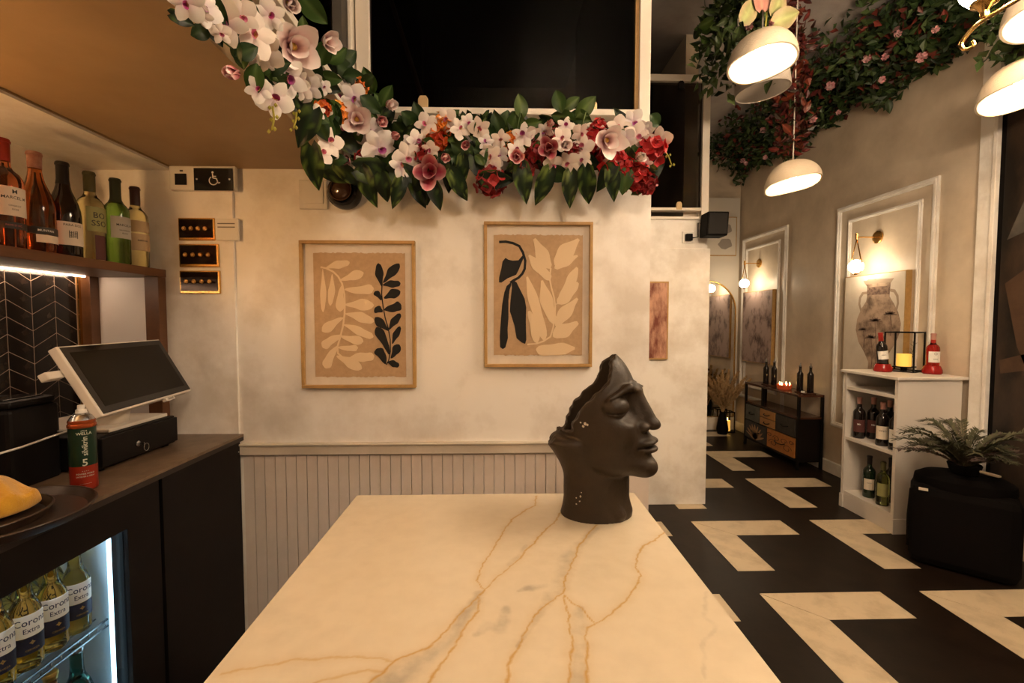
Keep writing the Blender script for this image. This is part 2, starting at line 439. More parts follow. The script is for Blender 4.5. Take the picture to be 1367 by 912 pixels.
for k, pl_ in enumerate(gold):
    d = polydist([cpx(q) for q in pl_], wx, wy)
    amp = 0.55 if k >= 7 else 0.85
    G = np.maximum(G, amp * np.exp(-(d / (0.0024 * thick)) ** 2)); G = np.maximum(G, 0.16 * np.exp(-(d / 0.011) ** 2))
for pl_, ws, amp in grey:
    P_ = [cpx(q) for q in pl_]
    W_ = [w * (math.hypot(*(np.array(cpx((q[0]+1, q[1]))) - np.array(cpx(q))))) for q, w in zip(pl_, ws)]
    d = polydist(P_, wx, wy, W_)
    S = np.maximum(S, amp * np.clip(1.5 - d * 1.1 + 0.25 * fnoise(gx, gy, 110, 5), 0, 1))
S = np.maximum(S, 0.10 * np.clip(fnoise(gx, gy, 14, 9) * 1.5, 0, 1))
tb = thing('marble_counter', 'island counter topped with white gold-veined marble in the middle', 'counter', (0, 0.76, 0))
mb = MB()
vs = np.stack([gx.ravel(), gy.ravel(), np.full(gx.size, ZT)], 1)
I_, J_ = np.meshgrid(np.arange(N - 1), np.arange(Mn - 1), indexing='ij'); q0 = (I_ * Mn + J_).ravel()
mb.v = [tuple(p) for p in vs.tolist()]; mb.f = [tuple(q) for q in np.stack([q0, q0 + Mn, q0 + Mn + 1, q0 + 1], 1).tolist()]
mb.c = np.stack([G.ravel(), S.ravel(), np.zeros(G.size)], 1).tolist()
nb = len(mb.v)
zb = ZT - 0.022
mb.add([(tx0,ty0,ZT),(tx1,ty0,ZT),(tx1,ty1,ZT),(tx0,ty1,ZT),(tx0,ty0,zb),(tx1,ty0,zb),(tx1,ty1,zb),(tx0,ty1,zb)],
       [(4,7,6,5),(0,4,5,1),(1,5,6,2),(2,6,7,3),(3,7,4,0)], [(0,0,0)] * 8)
mb.build('tabletop', 'marble', tb)
for a in ((tx0+.06, tx1-.06, ty0+.06, ty0+.10), (tx0+.06, tx1-.06, ty1-.16, ty1-.12), (tx0+.06, tx0+.10, ty0+.10, ty1-.16), (tx1-.10, tx1-.06, ty0+.10, ty1-.16)):
    MB().box(*a, 0.0, zb).build('side_panel', 'board_paint', tb, bevel=0.003)

# ------------------------------------------------------------------ broken face sculpture (signed distance field -> mesh)
def surface_nets(F, org, h):
    s = F < 0
    nx, ny, nz_ = F.shape
    acc = np.zeros((nx-1, ny-1, nz_-1, 3), np.float32); cnt = np.zeros((nx-1, ny-1, nz_-1), np.float32)
    cor = [(i, j, k) for i in (0,1) for j in (0,1) for k in (0,1)]
    sl_ = lambda A, c: A[c[0]:nx-1+c[0], c[1]:ny-1+c[1], c[2]:nz_-1+c[2]]
    for a in cor:
        for ax in range(3):
            if a[ax]: continue
            b = list(a); b[ax] = 1; b = tuple(b)
            fa, fb = sl_(F, a), sl_(F, b)
            m = (fa < 0) != (fb < 0)
            t = np.where(m, fa / np.where(m, fa - fb, 1), 0)
            p = np.zeros(acc.shape, np.float32)
            for q in range(3): p[..., q] = a[q]
            p[..., ax] += t
            acc += p * m[..., None]; cnt += m
    act = cnt > 0
    idx = np.full(act.shape, -1, np.int64); idx[act] = np.arange(act.sum())
    ijk = np.argwhere(act)
    V = (acc[act] / cnt[act][:, None] + ijk) * h + org
    Fc = []
    for ax in range(3):
        o = [0,0,0]; o[ax] = 1
        A = s[:nx-o[0], :ny-o[1], :nz_-o[2]]; Bq = s[o[0]:, o[1]:, o[2]:]
        ch = A != Bq
        e = np.argwhere(ch); b1, b2 = [q for q in range(3) if q != ax]
        ok = (e[:, b1] > 0) & (e[:, b2] > 0) & (e[:, b1] < act.shape[b1]) & (e[:, b2] < act.shape[b2]); e = e[ok]
        def cell(d1, d2):
            c = e.copy(); c[:, b1] -= d1; c[:, b2] -= d2; return idx[c[:,0], c[:,1], c[:,2]]
        q = np.stack([cell(1,1), cell(0,1), cell(0,0), cell(1,0)], 1)
        flip = A[e[:,0], e[:,1], e[:,2]] ^ (ax == 1)
        q[~flip] = q[~flip][:, ::-1]
        Fc.append(q)
    return V, np.concatenate(Fc)
def smin(a, b, k):
    h = np.clip(0.5 + 0.5 * (b - a) / k, 0, 1); return b + (a - b) * h - k * h * (1 - h)
def smax(a, b, k): return -smin(-a, -b, k)
def ell(x, y, z, c, r):
    a = (x - c[0]) / r[0]; b = (y - c[1]) / r[1]; d = (z - c[2]) / r[2]
    k0 = np.sqrt(a*a + b*b + d*d) + 1e-6
    k1 = np.sqrt((a/r[0])**2 + (b/r[1])**2 + (d/r[2])**2) + 1e-6
    return k0 * (k0 - 1) / k1
def cap(x, y, z, p, q, r0, r1):
    d = np.array(q, float) - np.array(p, float); L = (d*d).sum()
    t = np.clip(((x-p[0])*d[0] + (y-p[1])*d[1] + (z-p[2])*d[2]) / L, 0, 1)
    return np.sqrt((x-p[0]-t*d[0])**2 + (y-p[1]-t*d[1])**2 + (z-p[2]-t*d[2])**2) - (r0 + (r1-r0)*t)
HTURN = math.radians(33)                 # how far the face turns towards the room
def head_field(U, Vv, Z):
    """units: about 2 mm; U to the right, Vv away from the viewer, Z up; face looks along +U"""
    ca, sa = math.cos(HTURN), math.sin(HTURN)
    x = U * ca - Vv * sa; ys = U * sa + Vv * ca
    y = np.abs(ys)
    x0_ = x; x = x / 1.03
    f = ell(x, y, Z, (-3, 0, 150), (57, 46, 96))                      # skull and forehead
    f = smin(f, ell(x, y, Z, (18, 0, 112), (46, 45, 52)), 14)         # face
    f = smin(f, ell(x, y, Z, (22, 0, 88), (46, 40, 22)), 10)          # jaw
    fc = f
    f = smin(f, ell(x, y, Z, (62, 0, 81), (17, 16, 15)), 12)          # chin
    f = smin(f, ell(x, y, Z, (33, 27, 136), (22, 14, 20)), 12)        # cheekbone
    f = smin(f, ell(x, y, Z, (56, 0, 114), (17, 20, 18)), 9)          # muzzle
    f = smax(f, -ell(x, y, Z, (55, 30, 165), (19, 20, 18)), 8)        # eye socket
    f = smin(f, cap(x, y, Z, (53, 5, 187), (49, 24, 193), 3.6, 3.6), 9)   # brow
    f = smin(f, cap(x, y, Z, (49, 24, 193), (32, 43, 178), 3.6, 3), 9)
    f = smin(f, cap(x, y, Z, (40, 0, 190), (56, 0, 146), 9, 12), 6)   # nose root
    f = smin(f, cap(x, y, Z, (48, 0, 192), (72, 0, 145), 6, 6.5), 7)  # nose bridge
    f = smin(f, ell(x, y, Z, (72.5, 0, 141), (9.5, 8, 7.5)), 5)       # tip
    f = smin(f, ell(x, y, Z, (62, 10.5, 137.5), (9, 5.5, 6.5)), 3.5)  # wing
    f = smax(f, -ell(x, y, Z, (67, 6, 131), (4.5, 3, 3)), 2)          # nostril
    lid = ell(x, y, Z, (33.0, 29, 166.5), (17.0, 19, 15.5))             # closed eyelid
    f = smin(f, lid, 2.0)
    zc = 158.5 - 0.16 * (y - 30) + 0.016 * (y - 30) ** 2
    f = smax(f, -np.maximum(-(f + 2.0), np.sqrt((Z - zc) ** 2 + np.maximum(np.abs(y - 30) - 14, 0) ** 2 + np.maximum(30 - x, 0) ** 2) - 1.4), 0.8)  # lash line
    f = smax(f, -cap(x, y, Z, (76, 0, 131), (77, 0, 123), 2.0, 2.6), 3)   # philtrum
    f = smin(f, ell(x, y, Z, (65, 5, 117.5), (12.5, 15, 5.5)), 2.2)   # upper lip
    f = smin(f, ell(x, y, Z, (67, 0, 107), (11.5, 16, 6)), 2.2)       # lower lip
    zm = 112.3 + 0.006 * (y ** 2) * -1
    f = smax(f, -np.maximum(-(f + 3.0), np.sqrt((Z - zm) ** 2 + np.maximum(y - 20, 0) ** 2 + np.maximum(52 - x, 0) ** 2) - 1.3), 1.2)       # mouth line
    f = smax(f, -ell(x, y, Z, (80, 0, 97), (8, 15, 4.5)), 5)          # under lip
    x = x0_
    # neck: tapered, flaring foot
    rn = 1 + 0.10 * np.clip((30 - Z) / 30, 0, 1) ** 2 + 0.12 * np.clip((Z - 60) / 40, 0, 1)
    lean = 20 * np.clip((Z - 52) / 56, 0, 1) ** 2
    nk = (np.sqrt(((U + 1.5 + lean) / 45) ** 2 + (Vv / 34) ** 2) - rn) * 34
    nk = smax(nk, Z - 118, 12)
    nk = smin(nk, cap(x, y, Z, (-24, 30, 96), (38, 12, 10), 6, 6), 8)  # neck tendon
    f = smin(f, nk, 3.5); fc = smin(fc, nk, 3.5)
    # hollow shell
    shell = smax(f, -(fc + 11), 0.8)
    # broken outline, seen from the side
    poly = [(11,226),(24,238),(35,228),(47,209),(46,196),(60,190),(100,150),(100,-6),(-70,-6),(-70,100),(-67,108),(-60,119),(-53,127),(-46,124),(-39,129),
            (-37,140),(-33,148),(-27,163),(-18,171),(-10,182),(0,190),(7,202),(9,214)]
    n = 3.0 * (np.sin(U * .31 + Vv * .23) * np.sin(Z * .27 - Vv * .19)) + 1.6 * np.sin(Vv * .55 + Z * .41)
    d2 = np.full(U.shape, 1e9, np.float32); ins = np.zeros(U.shape, bool)
    cut = np.zeros(U.shape, np.float32)
    for jj in range(U.shape[1]):
     px = U[:, jj, :]; pz = Z[:, jj, :] + 0.10 * (Vv[:, jj, :] + 20)
     dd = np.full(px.shape, 1e9); inn = np.zeros(px.shape, bool)
     for i in range(len(poly)):
         (x0, z0), (x1, z1) = poly[i], poly[(i+1) % len(poly)]
         ex, ez = x1-x0, z1-z0
         t = np.clip(((px-x0)*ex + (pz-z0)*ez) / (ex*ex+ez*ez), 0, 1)
         dd = np.minimum(dd, np.hypot(px-x0-t*ex, pz-z0-t*ez))
         if z0 != z1:
             c = ((z0 > pz) != (z1 > pz)) & (px < (x1-x0)*(pz-z0)/(z1-z0)+x0); inn ^= c
     cut[:, jj, :] = np.where(inn, -dd, dd)
    # the far half breaks off a little lower, so the rim reads as a shard
    out = smax(shell, cut + n * 0.32, 1.0)
    out = smax(out, -Z, 0.8)
    return out
hs = 1.35
ax_ = np.arange(-74, 92, hs, dtype=np.float32); ay_ = np.arange(-62, 66, hs, dtype=np.float32); az_ = np.arange(-4, 246, hs, dtype=np.float32)
Ug, Vg, Zg = np.meshgrid(ax_, ay_, az_, indexing='ij')
Fh = head_field(Ug, Vg, Zg)
hv, hf = surface_nets(Fh.astype(np.float32), np.array([ax_[0], ay_[0], az_[0]]), hs)
HSC = 0.00193; HSV = np.array([0.00193, 0.00193, 0.00181])
hm = bpy.data.meshes.new('face_sculpture')
hm.from_pydata((hv * HSV).tolist(), [], hf.tolist())
hm.polygons.foreach_set('use_smooth', [True] * len(hm.polygons))
mat('stone_dark', (0.020,0.0115,0.005), 0.5, col2=(0.031,0.018,0.0085), nscale=18, bump=0.15, bscale=120)
hm.materials.append(MATS['stone_dark'])
hd = link('face_sculpture', hm)
hd.location = (0.2577, 1.188, ZT)
tag(hd, 'dark bronze-brown broken face sculpture in profile standing on the marble counter', 'sculpture')
mat('chip_white', (0.6,0.55,0.48), 0.8)
# chipped specks: small flakes set on the surface, found by casting from the viewer's side
from mathutils.bvhtree import BVHTree
bvh = BVHTree.FromPolygons([tuple(p) for p in (hv * HSV).tolist()], hf.tolist())
rs = random.Random(3); cm = MB()
for (u, v, r) in ((-25,142,3.2),(-27,138,2.2),(-22,141,1.8),(-30,143,1.5),(-28,36,1.6),(-29,29,1.3),(-33,33,1.2),(-27,42,1.0),(-33,24,1.1)):
    hit = bvh.ray_cast(Vector((u * HSC, -0.3, v * 0.00181)), Vector((0, 1, 0)))
    if hit[0] is None: continue
    p, nrm = hit[0], hit[1]
    if nrm.y > 0: nrm = -nrm
    q = nrm.to_track_quat('Z', 'Y'); k = 6
    pts = [(rs.uniform(.5, 1) * r * HSC * math.cos(6.28*i/k), rs.uniform(.5, 1) * r * HSC * math.sin(6.28*i/k)) for i in range(k)]
    cm.prism(pts, lambda a, b, h: p + q @ Vector((a, b, -0.0006 + 0.0012 * h)))
cm.build('chipped_specks', 'chip_white', hd, world=False)

# ------------------------------------------------------------------ two framed leaf prints
mat('mat_board', (0.60,0.52,0.44), 0.7, col2=(0.66,0.58,0.49), nscale=20)
mat('kraft', (0.42,0.275,0.155), 0.8, col2=(0.48,0.32,0.185), nscale=60, bump=0.05, bscale=200)
mat('cream_paper', (0.68,0.515,0.33), 0.8, bump=0.04, bscale=150)
mat('black_paper', (0.006,0.005,0.005), 0.8)
def leaf_poly(b, t, w, seed=0, n=9, asym=0.15, rnd=False):
    r = random.Random(seed); b = Vector(b); t = Vector(t); d = t - b; L = d.length; d /= L; nn = Vector((-d.y, d.x))
    up = []; dn = []
    ph = r.uniform(0, 6)
    for i in range(n + 1):
        s = i / n
        wd = (math.sin(PI * (0.06 + 0.9 * s ** 0.8)) ** 0.75) * (0.5 + 0.08 * math.sin(9 * s + ph))
        if rnd: wd = (0.12 + 0.88 * min(1, s * 1.9) ** .8) * math.sqrt(max(0.02, 1 - max(0, (s - .72) / .28) ** 2.4)) * (0.46 + 0.06 * math.sin(9 * s + ph))
        if i == 0: wd = 0.05
        bend = 0.10 * w * math.sin(PI * s + ph)
        p = b + d * (L * s) + nn * bend
        up.append(p + nn * w * wd * (1 + asym)); dn.append(p - nn * w * wd * (1 - asym * math.sin(6*s + ph)))
    return [tuple(p) for p in up + dn[::-1]]
def strip_poly(pts, w):
    pts = [Vector(p) for p in pts]; L = []; R = []
    for i, p in enumerate(pts):
        t = (pts[min(i+1, len(pts)-1)] - pts[max(i-1, 0)]).normalized(); n = Vector((-t.y, t.x)); L.append(p + n * w/2); R.append(p - n * w/2)
    return [tuple(p) for p in L + R[::-1]]
def framed_print(label, off, sc, fr, kr, cream, black, cream_stem, black_stem, extra_black=(), ragged=True, round_cream=True):
    P = lambda x, y: atY(off[0] + x / sc, off[1] + y / sc, D - 0.02)
    a = P(fr[0], fr[3]); b = P(fr[2], fr[1])
    x0, x1, z0, z1 = a.x, b.x, a.z, b.z
    t = thing('framed_print', label, 'picture', ((x0+x1)/2, D - 0.001, z0))
    cx = (x0+x1)/2
    # crop px -> local wall coords
    fx = lambda x: x0 + (x - fr[0]) / (fr[2] - fr[0]) * (x1 - x0)
    fz = lambda y: z1 - (y - fr[1]) / (fr[3] - fr[1]) * (z1 - z0)
    fw_ = 0.0125
    for q in ((x0, x1, z0, z0+fw_), (x0, x1, z1-fw_, z1), (x0, x0+fw_, z0+fw_, z1-fw_), (x1-fw_, x1, z0+fw_, z1-fw_)):
        MB().box(q[0], q[1], D - 0.024, D - 0.001, q[2], q[3]).build('frame_bar', 'gold_frame', t, bevel=0.0015)
    MB().box(x0+fw_, x1-fw_, D - 0.010, D - 0.002, z0+fw_, z1-fw_).build('mount', 'mat_board', t)
    r = random.Random(5); poly = []
    kx0, kx1, kz0, kz1 = fx(kr[0]), fx(kr[2]), fz(kr[3]), fz(kr[1])
    nn = 46
    for i in range(nn + 1): poly.append((kx0 + (kx1-kx0)*i/nn, kz0 + (r.uniform(-.0022,.0022) if ragged else 0)))
    for i in range(nn + 1): poly.append((kx1 - (kx1-kx0)*i/nn, kz1 + (r.uniform(-.0022,.0022) if ragged else 0)))
    MB().prism(poly, lambda x, z, h: Vector((x, D - 0.010 - 0.0015*h, z))).build('backing_paper', 'kraft', t)
    k = 0
    def shape(name, poly, m, lift):
        MB().prism([(fx(x), fz(y)) for x, y in poly], lambda x, z, h: Vector((x, D - 0.0112 - lift*h, z))).build(name, m, t)
    for s, w in cream_stem: shape('stem', strip_poly(s, w), 'cream_paper', 0.0012)
    for s, w in black_stem: shape('stem', strip_poly(s, w), 'black_paper', 0.0012)
    for i, (b0, t0, w) in enumerate(cream): shape('leaf', leaf_poly(b0, t0, w, i + 10, n=14, rnd=round_cream), 'cream_paper', 0.0014 + .00004 * i)
    for i, (b0, t0, w) in enumerate(black): shape('leaf', leaf_poly(b0, t0, w, i + 40, n=14, rnd=True), 'black_paper', 0.0014 + .00004 * i)
    for p in extra_black: shape('cutout', p, 'black_paper', 0.0013)
    return t
framed_print('framed print of cream and small black leaf sprays nearest the left bar', (380, 290), 3.8, (88,120,660,868), (152,180,608,812),
    [((215,258),(332,226),40),((200,262),(195,480),27),((246,288),(232,447),31),((285,312),(402,284),42),((296,345),(278,477),38),((306,367),(450,358),46),
     ((308,437),(450,450),52),((308,488),(450,527),48),((298,512),(188,575),44),((298,548),(446,604),44),((285,593),(192,662),46),((283,598),(394,634),40),
     ((262,652),(205,768),46),((266,662),(367,660),32),((325,720),(447,700),52),((263,700),(383,774),52)],
    [((490,350),(476,232),38),((496,328),(582,236),42),((497,345),(584,330),38),((487,420),(457,374),28),((500,406),(584,376),44),((491,482),(457,456),38),
     ((503,472),(585,438),48),((518,577),(458,505),40),((525,570),(581,487),36),((522,697),(464,556),42),((540,642),(580,553),30),((529,714),(578,648),38),
     ((507,745),(460,668),46),((512,738),(574,752),34)],
    [([(188,252),(215,258),(250,275),(275,300),(293,335),(304,390),(305,440),(303,490),(295,545),(282,600),(265,655),(266,690),(290,712),(328,718)], 9)],
    [([(492,345),(490,390),(496,450),(506,510),(520,560),(530,620),(530,680),(520,730),(508,750)], 5)])
framed_print('framed print of cream foliage beside a tall black cut-out bloom, nearer the window post', (620, 280), 4.145, (110,68,712,872), (163,138,658,806),
    [((478,322),(386,160),64),((500,302),(637,162),74),((500,320),(630,252),46),((472,392),(362,247),54),((527,502),(630,318),56),((520,520),(630,398),56),
     ((490,632),(435,388),62),((508,642),(630,488),60),((440,727),(352,368),54),((498,707),(630,618),70),((408,737),(356,560),46),((398,768),(617,772),66)],
    [],
    [([(350,746),(400,742),(440,728),(480,702),(495,650),(504,590),(506,530),(498,480),(484,430),(474,380),(480,320)], 9), ([(505,522),(530,515)], 6)],
    [([(193,178),(230,176),(270,184),(305,200),(325,235),(338,280),(335,325),(322,352),(300,375),(275,388),(255,402)], 14)],
    extra_black=[[(255,402),(235,420),(222,455),(210,520),(203,600),(196,700),(198,760),(213,772),(228,762),(242,710),(240,660),(245,600),(245,500),(252,440),(262,412)],
      [(270,388),(290,400),(310,440),(335,490),(344,540),(342,620),(345,720),(338,742),(320,735),(290,710),(278,640),(262,590),(252,560),(256,500),(264,430),(262,405)], [(228,265),(212,285),(205,325),(193,372),(192,400),(205,402),(240,378),(288,358),(302,330),(330,262),(322,252),(300,278),(268,280),(245,275)]], ragged=True, round_cream=False)
# ------------------------------------------------------------------ artificial flowers and leaves
mat('petal', (1,1,1), 0.55, attr='Col', sheen=0.1)
mat('leaf', (1,1,1), 0.42, attr='Col', spec=.35)
mat('stem_green', (0.05,0.09,0.02), 0.6)
mat('stamen', (0.75,0.55,0.12), 0.7)
def lerp3(a, b, t): return tuple(a[i] + (b[i]-a[i])*t for i in range(3))
def petal_geo(L, W, cup, curl, c_base, c_mid, c_tip, nu=6, nv=5, edge=None, point=0.0):
    vs = []; cs = []; fs = []
    for i in range(nu + 1):
        s = i / nu
        w = W * 0.5 * (math.sin(PI * min(1, 0.12 + s * 0.80)) ** 0.8) * (1 - point * s ** 3)
        if i == nu: w *= 0.55
        for j in range(nv):
            v = -1 + 2 * j / (nv - 1)
            ang = curl * s
            x = v * w
            y = L * (math.sin(ang) / curl if abs(curl) > 1e-3 else s)
            z = L * ((1 - math.cos(ang)) / curl if abs(curl) > 1e-3 else 0) + cup * W * v * v * math.sin(PI * min(1, s + .15))
            vs.append((x, y, z))
            c = lerp3(c_base, c_mid, min(1, s * 2)) if s < .5 else lerp3(c_mid, c_tip, (s - .5) * 2)
            if edge: c = lerp3(c, edge, 0.8 * abs(v) ** 2.0 * min(1, s * 1.4 + .1))
            cs.append(c)
    for i in range(nu):
        for j in range(nv - 1):
            a = i * nv + j; fs.append((a, a + 1, a + nv + 1, a + nv))
    return vs, fs, cs
def leaf_mesh(L, W, c_mid, c_edge, c_vein, heart=False, seed=0, variegate=None):
    r = random.Random(seed); nu, nv = 8, 7; vs = []; cs = []; fs = []
    for i in range(nu + 1):
        s = i / nu
        w = W * 0.5 * ((math.sin(PI * s ** 0.62) ** 0.85) if heart else (math.sin(PI * s ** 0.9) ** 0.8))
        if i == 0: w = W * (.16 if heart else .03)
        if i == nu: w = W * .01
        for j in range(nv):
            v = -1 + 2 * j / (nv - 1)
            y = L * s - (0.14 * L * abs(v) if heart and i < 2 else 0)
            z = 0.16 * w * abs(v) * 1.6 - 0.22 * L * s * s + 0.02 * L * math.sin(5 * s + 3 * v)
            vs.append((v * w, y, z))
            c = lerp3(c_mid, c_edge, abs(v))
            c = tuple(.72 * q for q in c)
            if j == nv // 2: c = lerp3(c, c_vein, .5)
            if variegate and j != nv//2 and r.random() < 0.22: c = lerp3(c, variegate, r.uniform(.4, 1))
            cs.append(c)
    for i in range(nu):
        for j in range(nv - 1):
            a = i * nv + j; fs.append((a, a+1, a+nv+1, a+nv))
    mb = MB(); mb.add(vs, fs, cs)
    return mb.build('leaf', 'leaf', smooth=True, mesh_only=True)
WHT = (0.80,0.74,0.70); PNK = (0.75,0.30,0.34); MAG = (0.42,0.02,0.09); DMG = (0.30,0.008,0.03); LIL = (0.55,0.25,0.42)
def mk_petal(name, *a, **k):
    mb = MB(); mb.add(*petal_geo(*a, **k)); return mb.build(name, 'petal', smooth=True, mesh_only=True)
pet_mag = [mk_petal('petal', 1, .62, .30, 0.75, DMG, (.80,.16,.22), (.95,.74,.72), point=.35, edge=(.86,.74,.70)),
           mk_petal('petal', 1, .66, .28, 0.60, MAG, (.95,.74,.72), (.97,.93,.90), point=.3, edge=(.96,.88,.85)),
           mk_petal('petal', 1, .60, .30, 0.95, DMG, (.42,.03,.08), (.70,.22,.26), point=.35, edge=(.84,.66,.62))]
core = MB().lathe([(0, -.05), (.09, 0), (.11, .10), (.07, .22), (0, .28)], 8).build('flower', 'stamen', smooth=True, mesh_only=True)
core_dark = MB().lathe([(0, -.05), (.08, 0), (.10, .08), (.05, .16), (0, .2)], 8).build('flower', 'petal', smooth=True, mesh_only=True)
ca = core_dark.color_attributes.new('Col', 'FLOAT_COLOR', 'POINT'); ca.data.foreach_set('color', np.tile(np.array([.25,.01,.05,1], np.float32), len(core_dark.vertices)))
def place(o, loc, q, s): o.location = loc; o.rotation_mode = 'QUATERNION'; o.rotation_quaternion = q; o.scale = (s, s, s)
def facing(d, roll): return Vector(d).to_track_quat('Z', 'Y') @ Quaternion((0,0,1), roll)
def magnolia(parent, loc, d, size, kind, openness, rr):
    f = link('flower', core if kind == 1 else core_dark, parent); place(f, loc, facing(d, rr.uniform(0, 6)), size * .62)
    for ring, n, op in ((0, 3, openness * .62), (1, 4, openness)):
        for k in range(n):
            p = link('petal', pet_mag[kind], f); a = 2*PI*k/n + ring * .5 + rr.uniform(-.15, .15)
            # the petal grows along +y, its cup opens to +z: swing it round z, then lean it out
            p.rotation_mode = 'QUATERNION'
            p.rotation_quaternion = Quaternion((0,0,1), a) @ Quaternion((1,0,0), PI/2 - op - rr.uniform(-.1, .12)); s = 1.05 if ring else .85
            p.scale = (s, s, s)
    return f
def merged_flower(parts, name='flower', m='petal'):
    mb = MB()
    for (geo, M) in parts:
        vs, fs, cs = geo; mb.add([M @ Vector(v) for v in vs], fs, cs)
    return mb.build(name, m, smooth=True, mesh_only=True)
Rz = lambda a: Matrix.Rotation(a, 4, 'Z'); Rx = lambda a: Matrix.Rotation(a, 4, 'X')
def orchid_mesh(w, tint, lip):
    parts = []
    for k in range(5):
        a = 2*PI*k/5 + .3
        big = k in (1, 4)
        parts.append((petal_geo(.52, .50 if big else .34, -.10, -.25, lerp3(w, tint, .7), lerp3(w, tint, .12), w, nu=5, nv=5), Rz(a) @ Rx(.18)))
    parts.append((petal_geo(.26, .22, .5, .9, lip, lip, lerp3(lip, WHT, .3), nu=4, nv=3), Matrix.Translation((0,0,.04)) @ Rz(PI) @ Rx(.6)))
    parts.append((petal_geo(.16, .16, .4, .9, (.7,.5,.1), (.7,.45,.15), lip, nu=3, nv=3), Matrix.Translation((0,0,.05)) @ Rx(.9)))
    return merged_flower(parts)
orchids = [orchid_mesh((.82,.78,.72), (.62,.36,.50), (.40,.02,.18)), orchid_mesh((.84,.76,.70), (.76,.60,.60), (.55,.10,.22)), orchid_mesh((.80,.76,.73), (.66,.46,.62), (.34,.04,.26))]
def hydrangea_mesh(c1, c2, seed, n=26):
    r = random.Random(seed); parts = []
    for k in range(n):
        z = 1 - 1.45 * (k + .5) / n; a = k * 2.39996; rad = math.sqrt(max(0, 1 - z*z))
        d = Vector((rad*math.cos(a), rad*math.sin(a), z)); c = lerp3(c1, c2, r.random())
        M = Matrix.Translation(Vector((d.x, d.y, d.z * .6)) * .42 * r.uniform(.62, 1.2)) @ (d.to_track_quat('Z', 'Y').to_matrix().to_4x4()) @ Rz(r.uniform(0, 6))
        for q in range(4):
            parts.append((petal_geo(.25, .27, .12, .3, lerp3(c, (.1,0,0), .3), c, c, nu=3, nv=3), M @ Rz(q * PI/2) @ Rx(.35)))
    return merged_flower(parts)
hyd_red = hydrangea_mesh((.40,.006,.010), (.62,.02,.02), 1); hyd_dark = hydrangea_mesh((.20,.004,.010), (.36,.012,.012), 2)
hyd_org = hydrangea_mesh((.78,.17,.02), (.85,.36,.04), 3); hyd_mix = hydrangea_mesh((.45,.02,.012), (.80,.20,.02), 4)
rose_leaf = [leaf_mesh(1, .62, (.050,.115,.018), (.035,.085,.014), (.11,.17,.05), seed=1), leaf_mesh(1, .58, (.075,.135,.020), (.05,.10,.016), (.14,.2,.06), seed=2),
             leaf_mesh(1, .66, (.026,.065,.014), (.018,.046,.012), (.06,.10,.03), seed=3)]
pothos = [leaf_mesh(1, .52, (.008,.024,.008), (.005,.015,.006), (.03,.06,.015), True, 5, (.12,.19,.03)), leaf_mesh(1, .50, (.011,.032,.010), (.006,.018,.007), (.03,.06,.015), True, 8, (.15,.21,.04)),
          leaf_mesh(1, .58, (.006,.018,.007), (.004,.012,.005), (.02,.05,.012), True, 11, (.07,.12,.02))]
yel_leaf = leaf_mesh(1, .66, (.16,.17,.02), (.04,.09,.012), (.2,.2,.05), seed=4)

rg = random.Random(21)
gl = thing('flower_garland', 'thick garland of pink white and red flowers with dark leaves along the ledge', 'garland', (0.0, D - 0.05, ZL - 0.04))
GO = Vector(gl.location)
def gpos(px, py, lift=0.0):
    """point on the garland behind a photo pixel: the side fascia left of the corner, the wall to its right"""
    if px < 452:
        p = atX(px, py, XE + 0.055)
        if p.y < D - 0.10:
            d = (p - Vector((0,0,H))).normalized(); return p - d * lift - GO
    p = atY(px, py, D - 0.075); d = (p - Vector((0,0,H))).normalized(); return p - d * lift - GO
def m_per_px(p): return (p + GO).y / FPX
def to_cam(p): return (Vector((0,0,H)) - (p + GO)).normalized()
def face_dir(p, sx=0.0, sz=0.0, j=.35):
    return (to_cam(p) + Vector((sx + rg.uniform(-j, j), 0, sz + rg.uniform(-j, j)))).normalized()
def put_leaf(px, py, size, ang, me, lift=0.0, tilt=.35):
    """centre of the blade at the pixel, pointing along image angle ang (0 right, 90 up)"""
    p = gpos(px, py, lift); L = size * m_per_px(p); c = to_cam(p)
    rgt = Vector((1,0,0)) - c * c.x; rgt.normalize(); upv = c.cross(rgt); 
    if upv.z < 0: upv = -upv
    a = math.radians(ang); y = rgt * math.cos(a) + upv * math.sin(a)
    nrm = (c + Vector((rg.uniform(-tilt, tilt), 0, rg.uniform(-tilt, tilt)))).normalized()
    y = (y - nrm * y.dot(nrm)).normalized(); x = y.cross(nrm)
    M = Matrix((x, y, nrm)).transposed()
    o = link('leaf', me, gl); place(o, p - y * L * .5 + nrm * L * 0.06, M.to_quaternion(), L); return o
# magnolias: px, py, diameter px, kind, openness, lean x, lean z
for (px, py, s, k, op, sx, sz) in [(390,62,62,1,.95,.5,-.5),(318,98,36,0,.45,-.4,-.2),(432,55,38,1,.7,.9,-.5),(384,4,36,1,.6,.4,-.6),(476,160,44,1,.95,.1,.1),
        (574,230,46,2,1.15,-.1,-.2),(592,209,26,0,.6,.2,-.2),(524,182,24,0,.5,.5,.1),(517,141,28,1,.6,.6,-.1),(505,161,28,0,.6,.5,-.3),
        (733,198,34,2,1.0,0,0),(808,187,44,1,1.0,.3,-.1),(732,165,22,0,.4,.3,.5),(690,209,26,0,.8,0,-.1),(622,194,22,0,.7,0,0),(752,194,26,1,.6,.2,-.1),(463,212,28,2,.7,-.3,-.5),(850,210,26,1,.5,.5,0)]:
    p = gpos(px, py, .075); magnolia(gl, p, face_dir(p, sx, sz * .3, .12), s * m_per_px(p) * 1.20, k, op, rg)
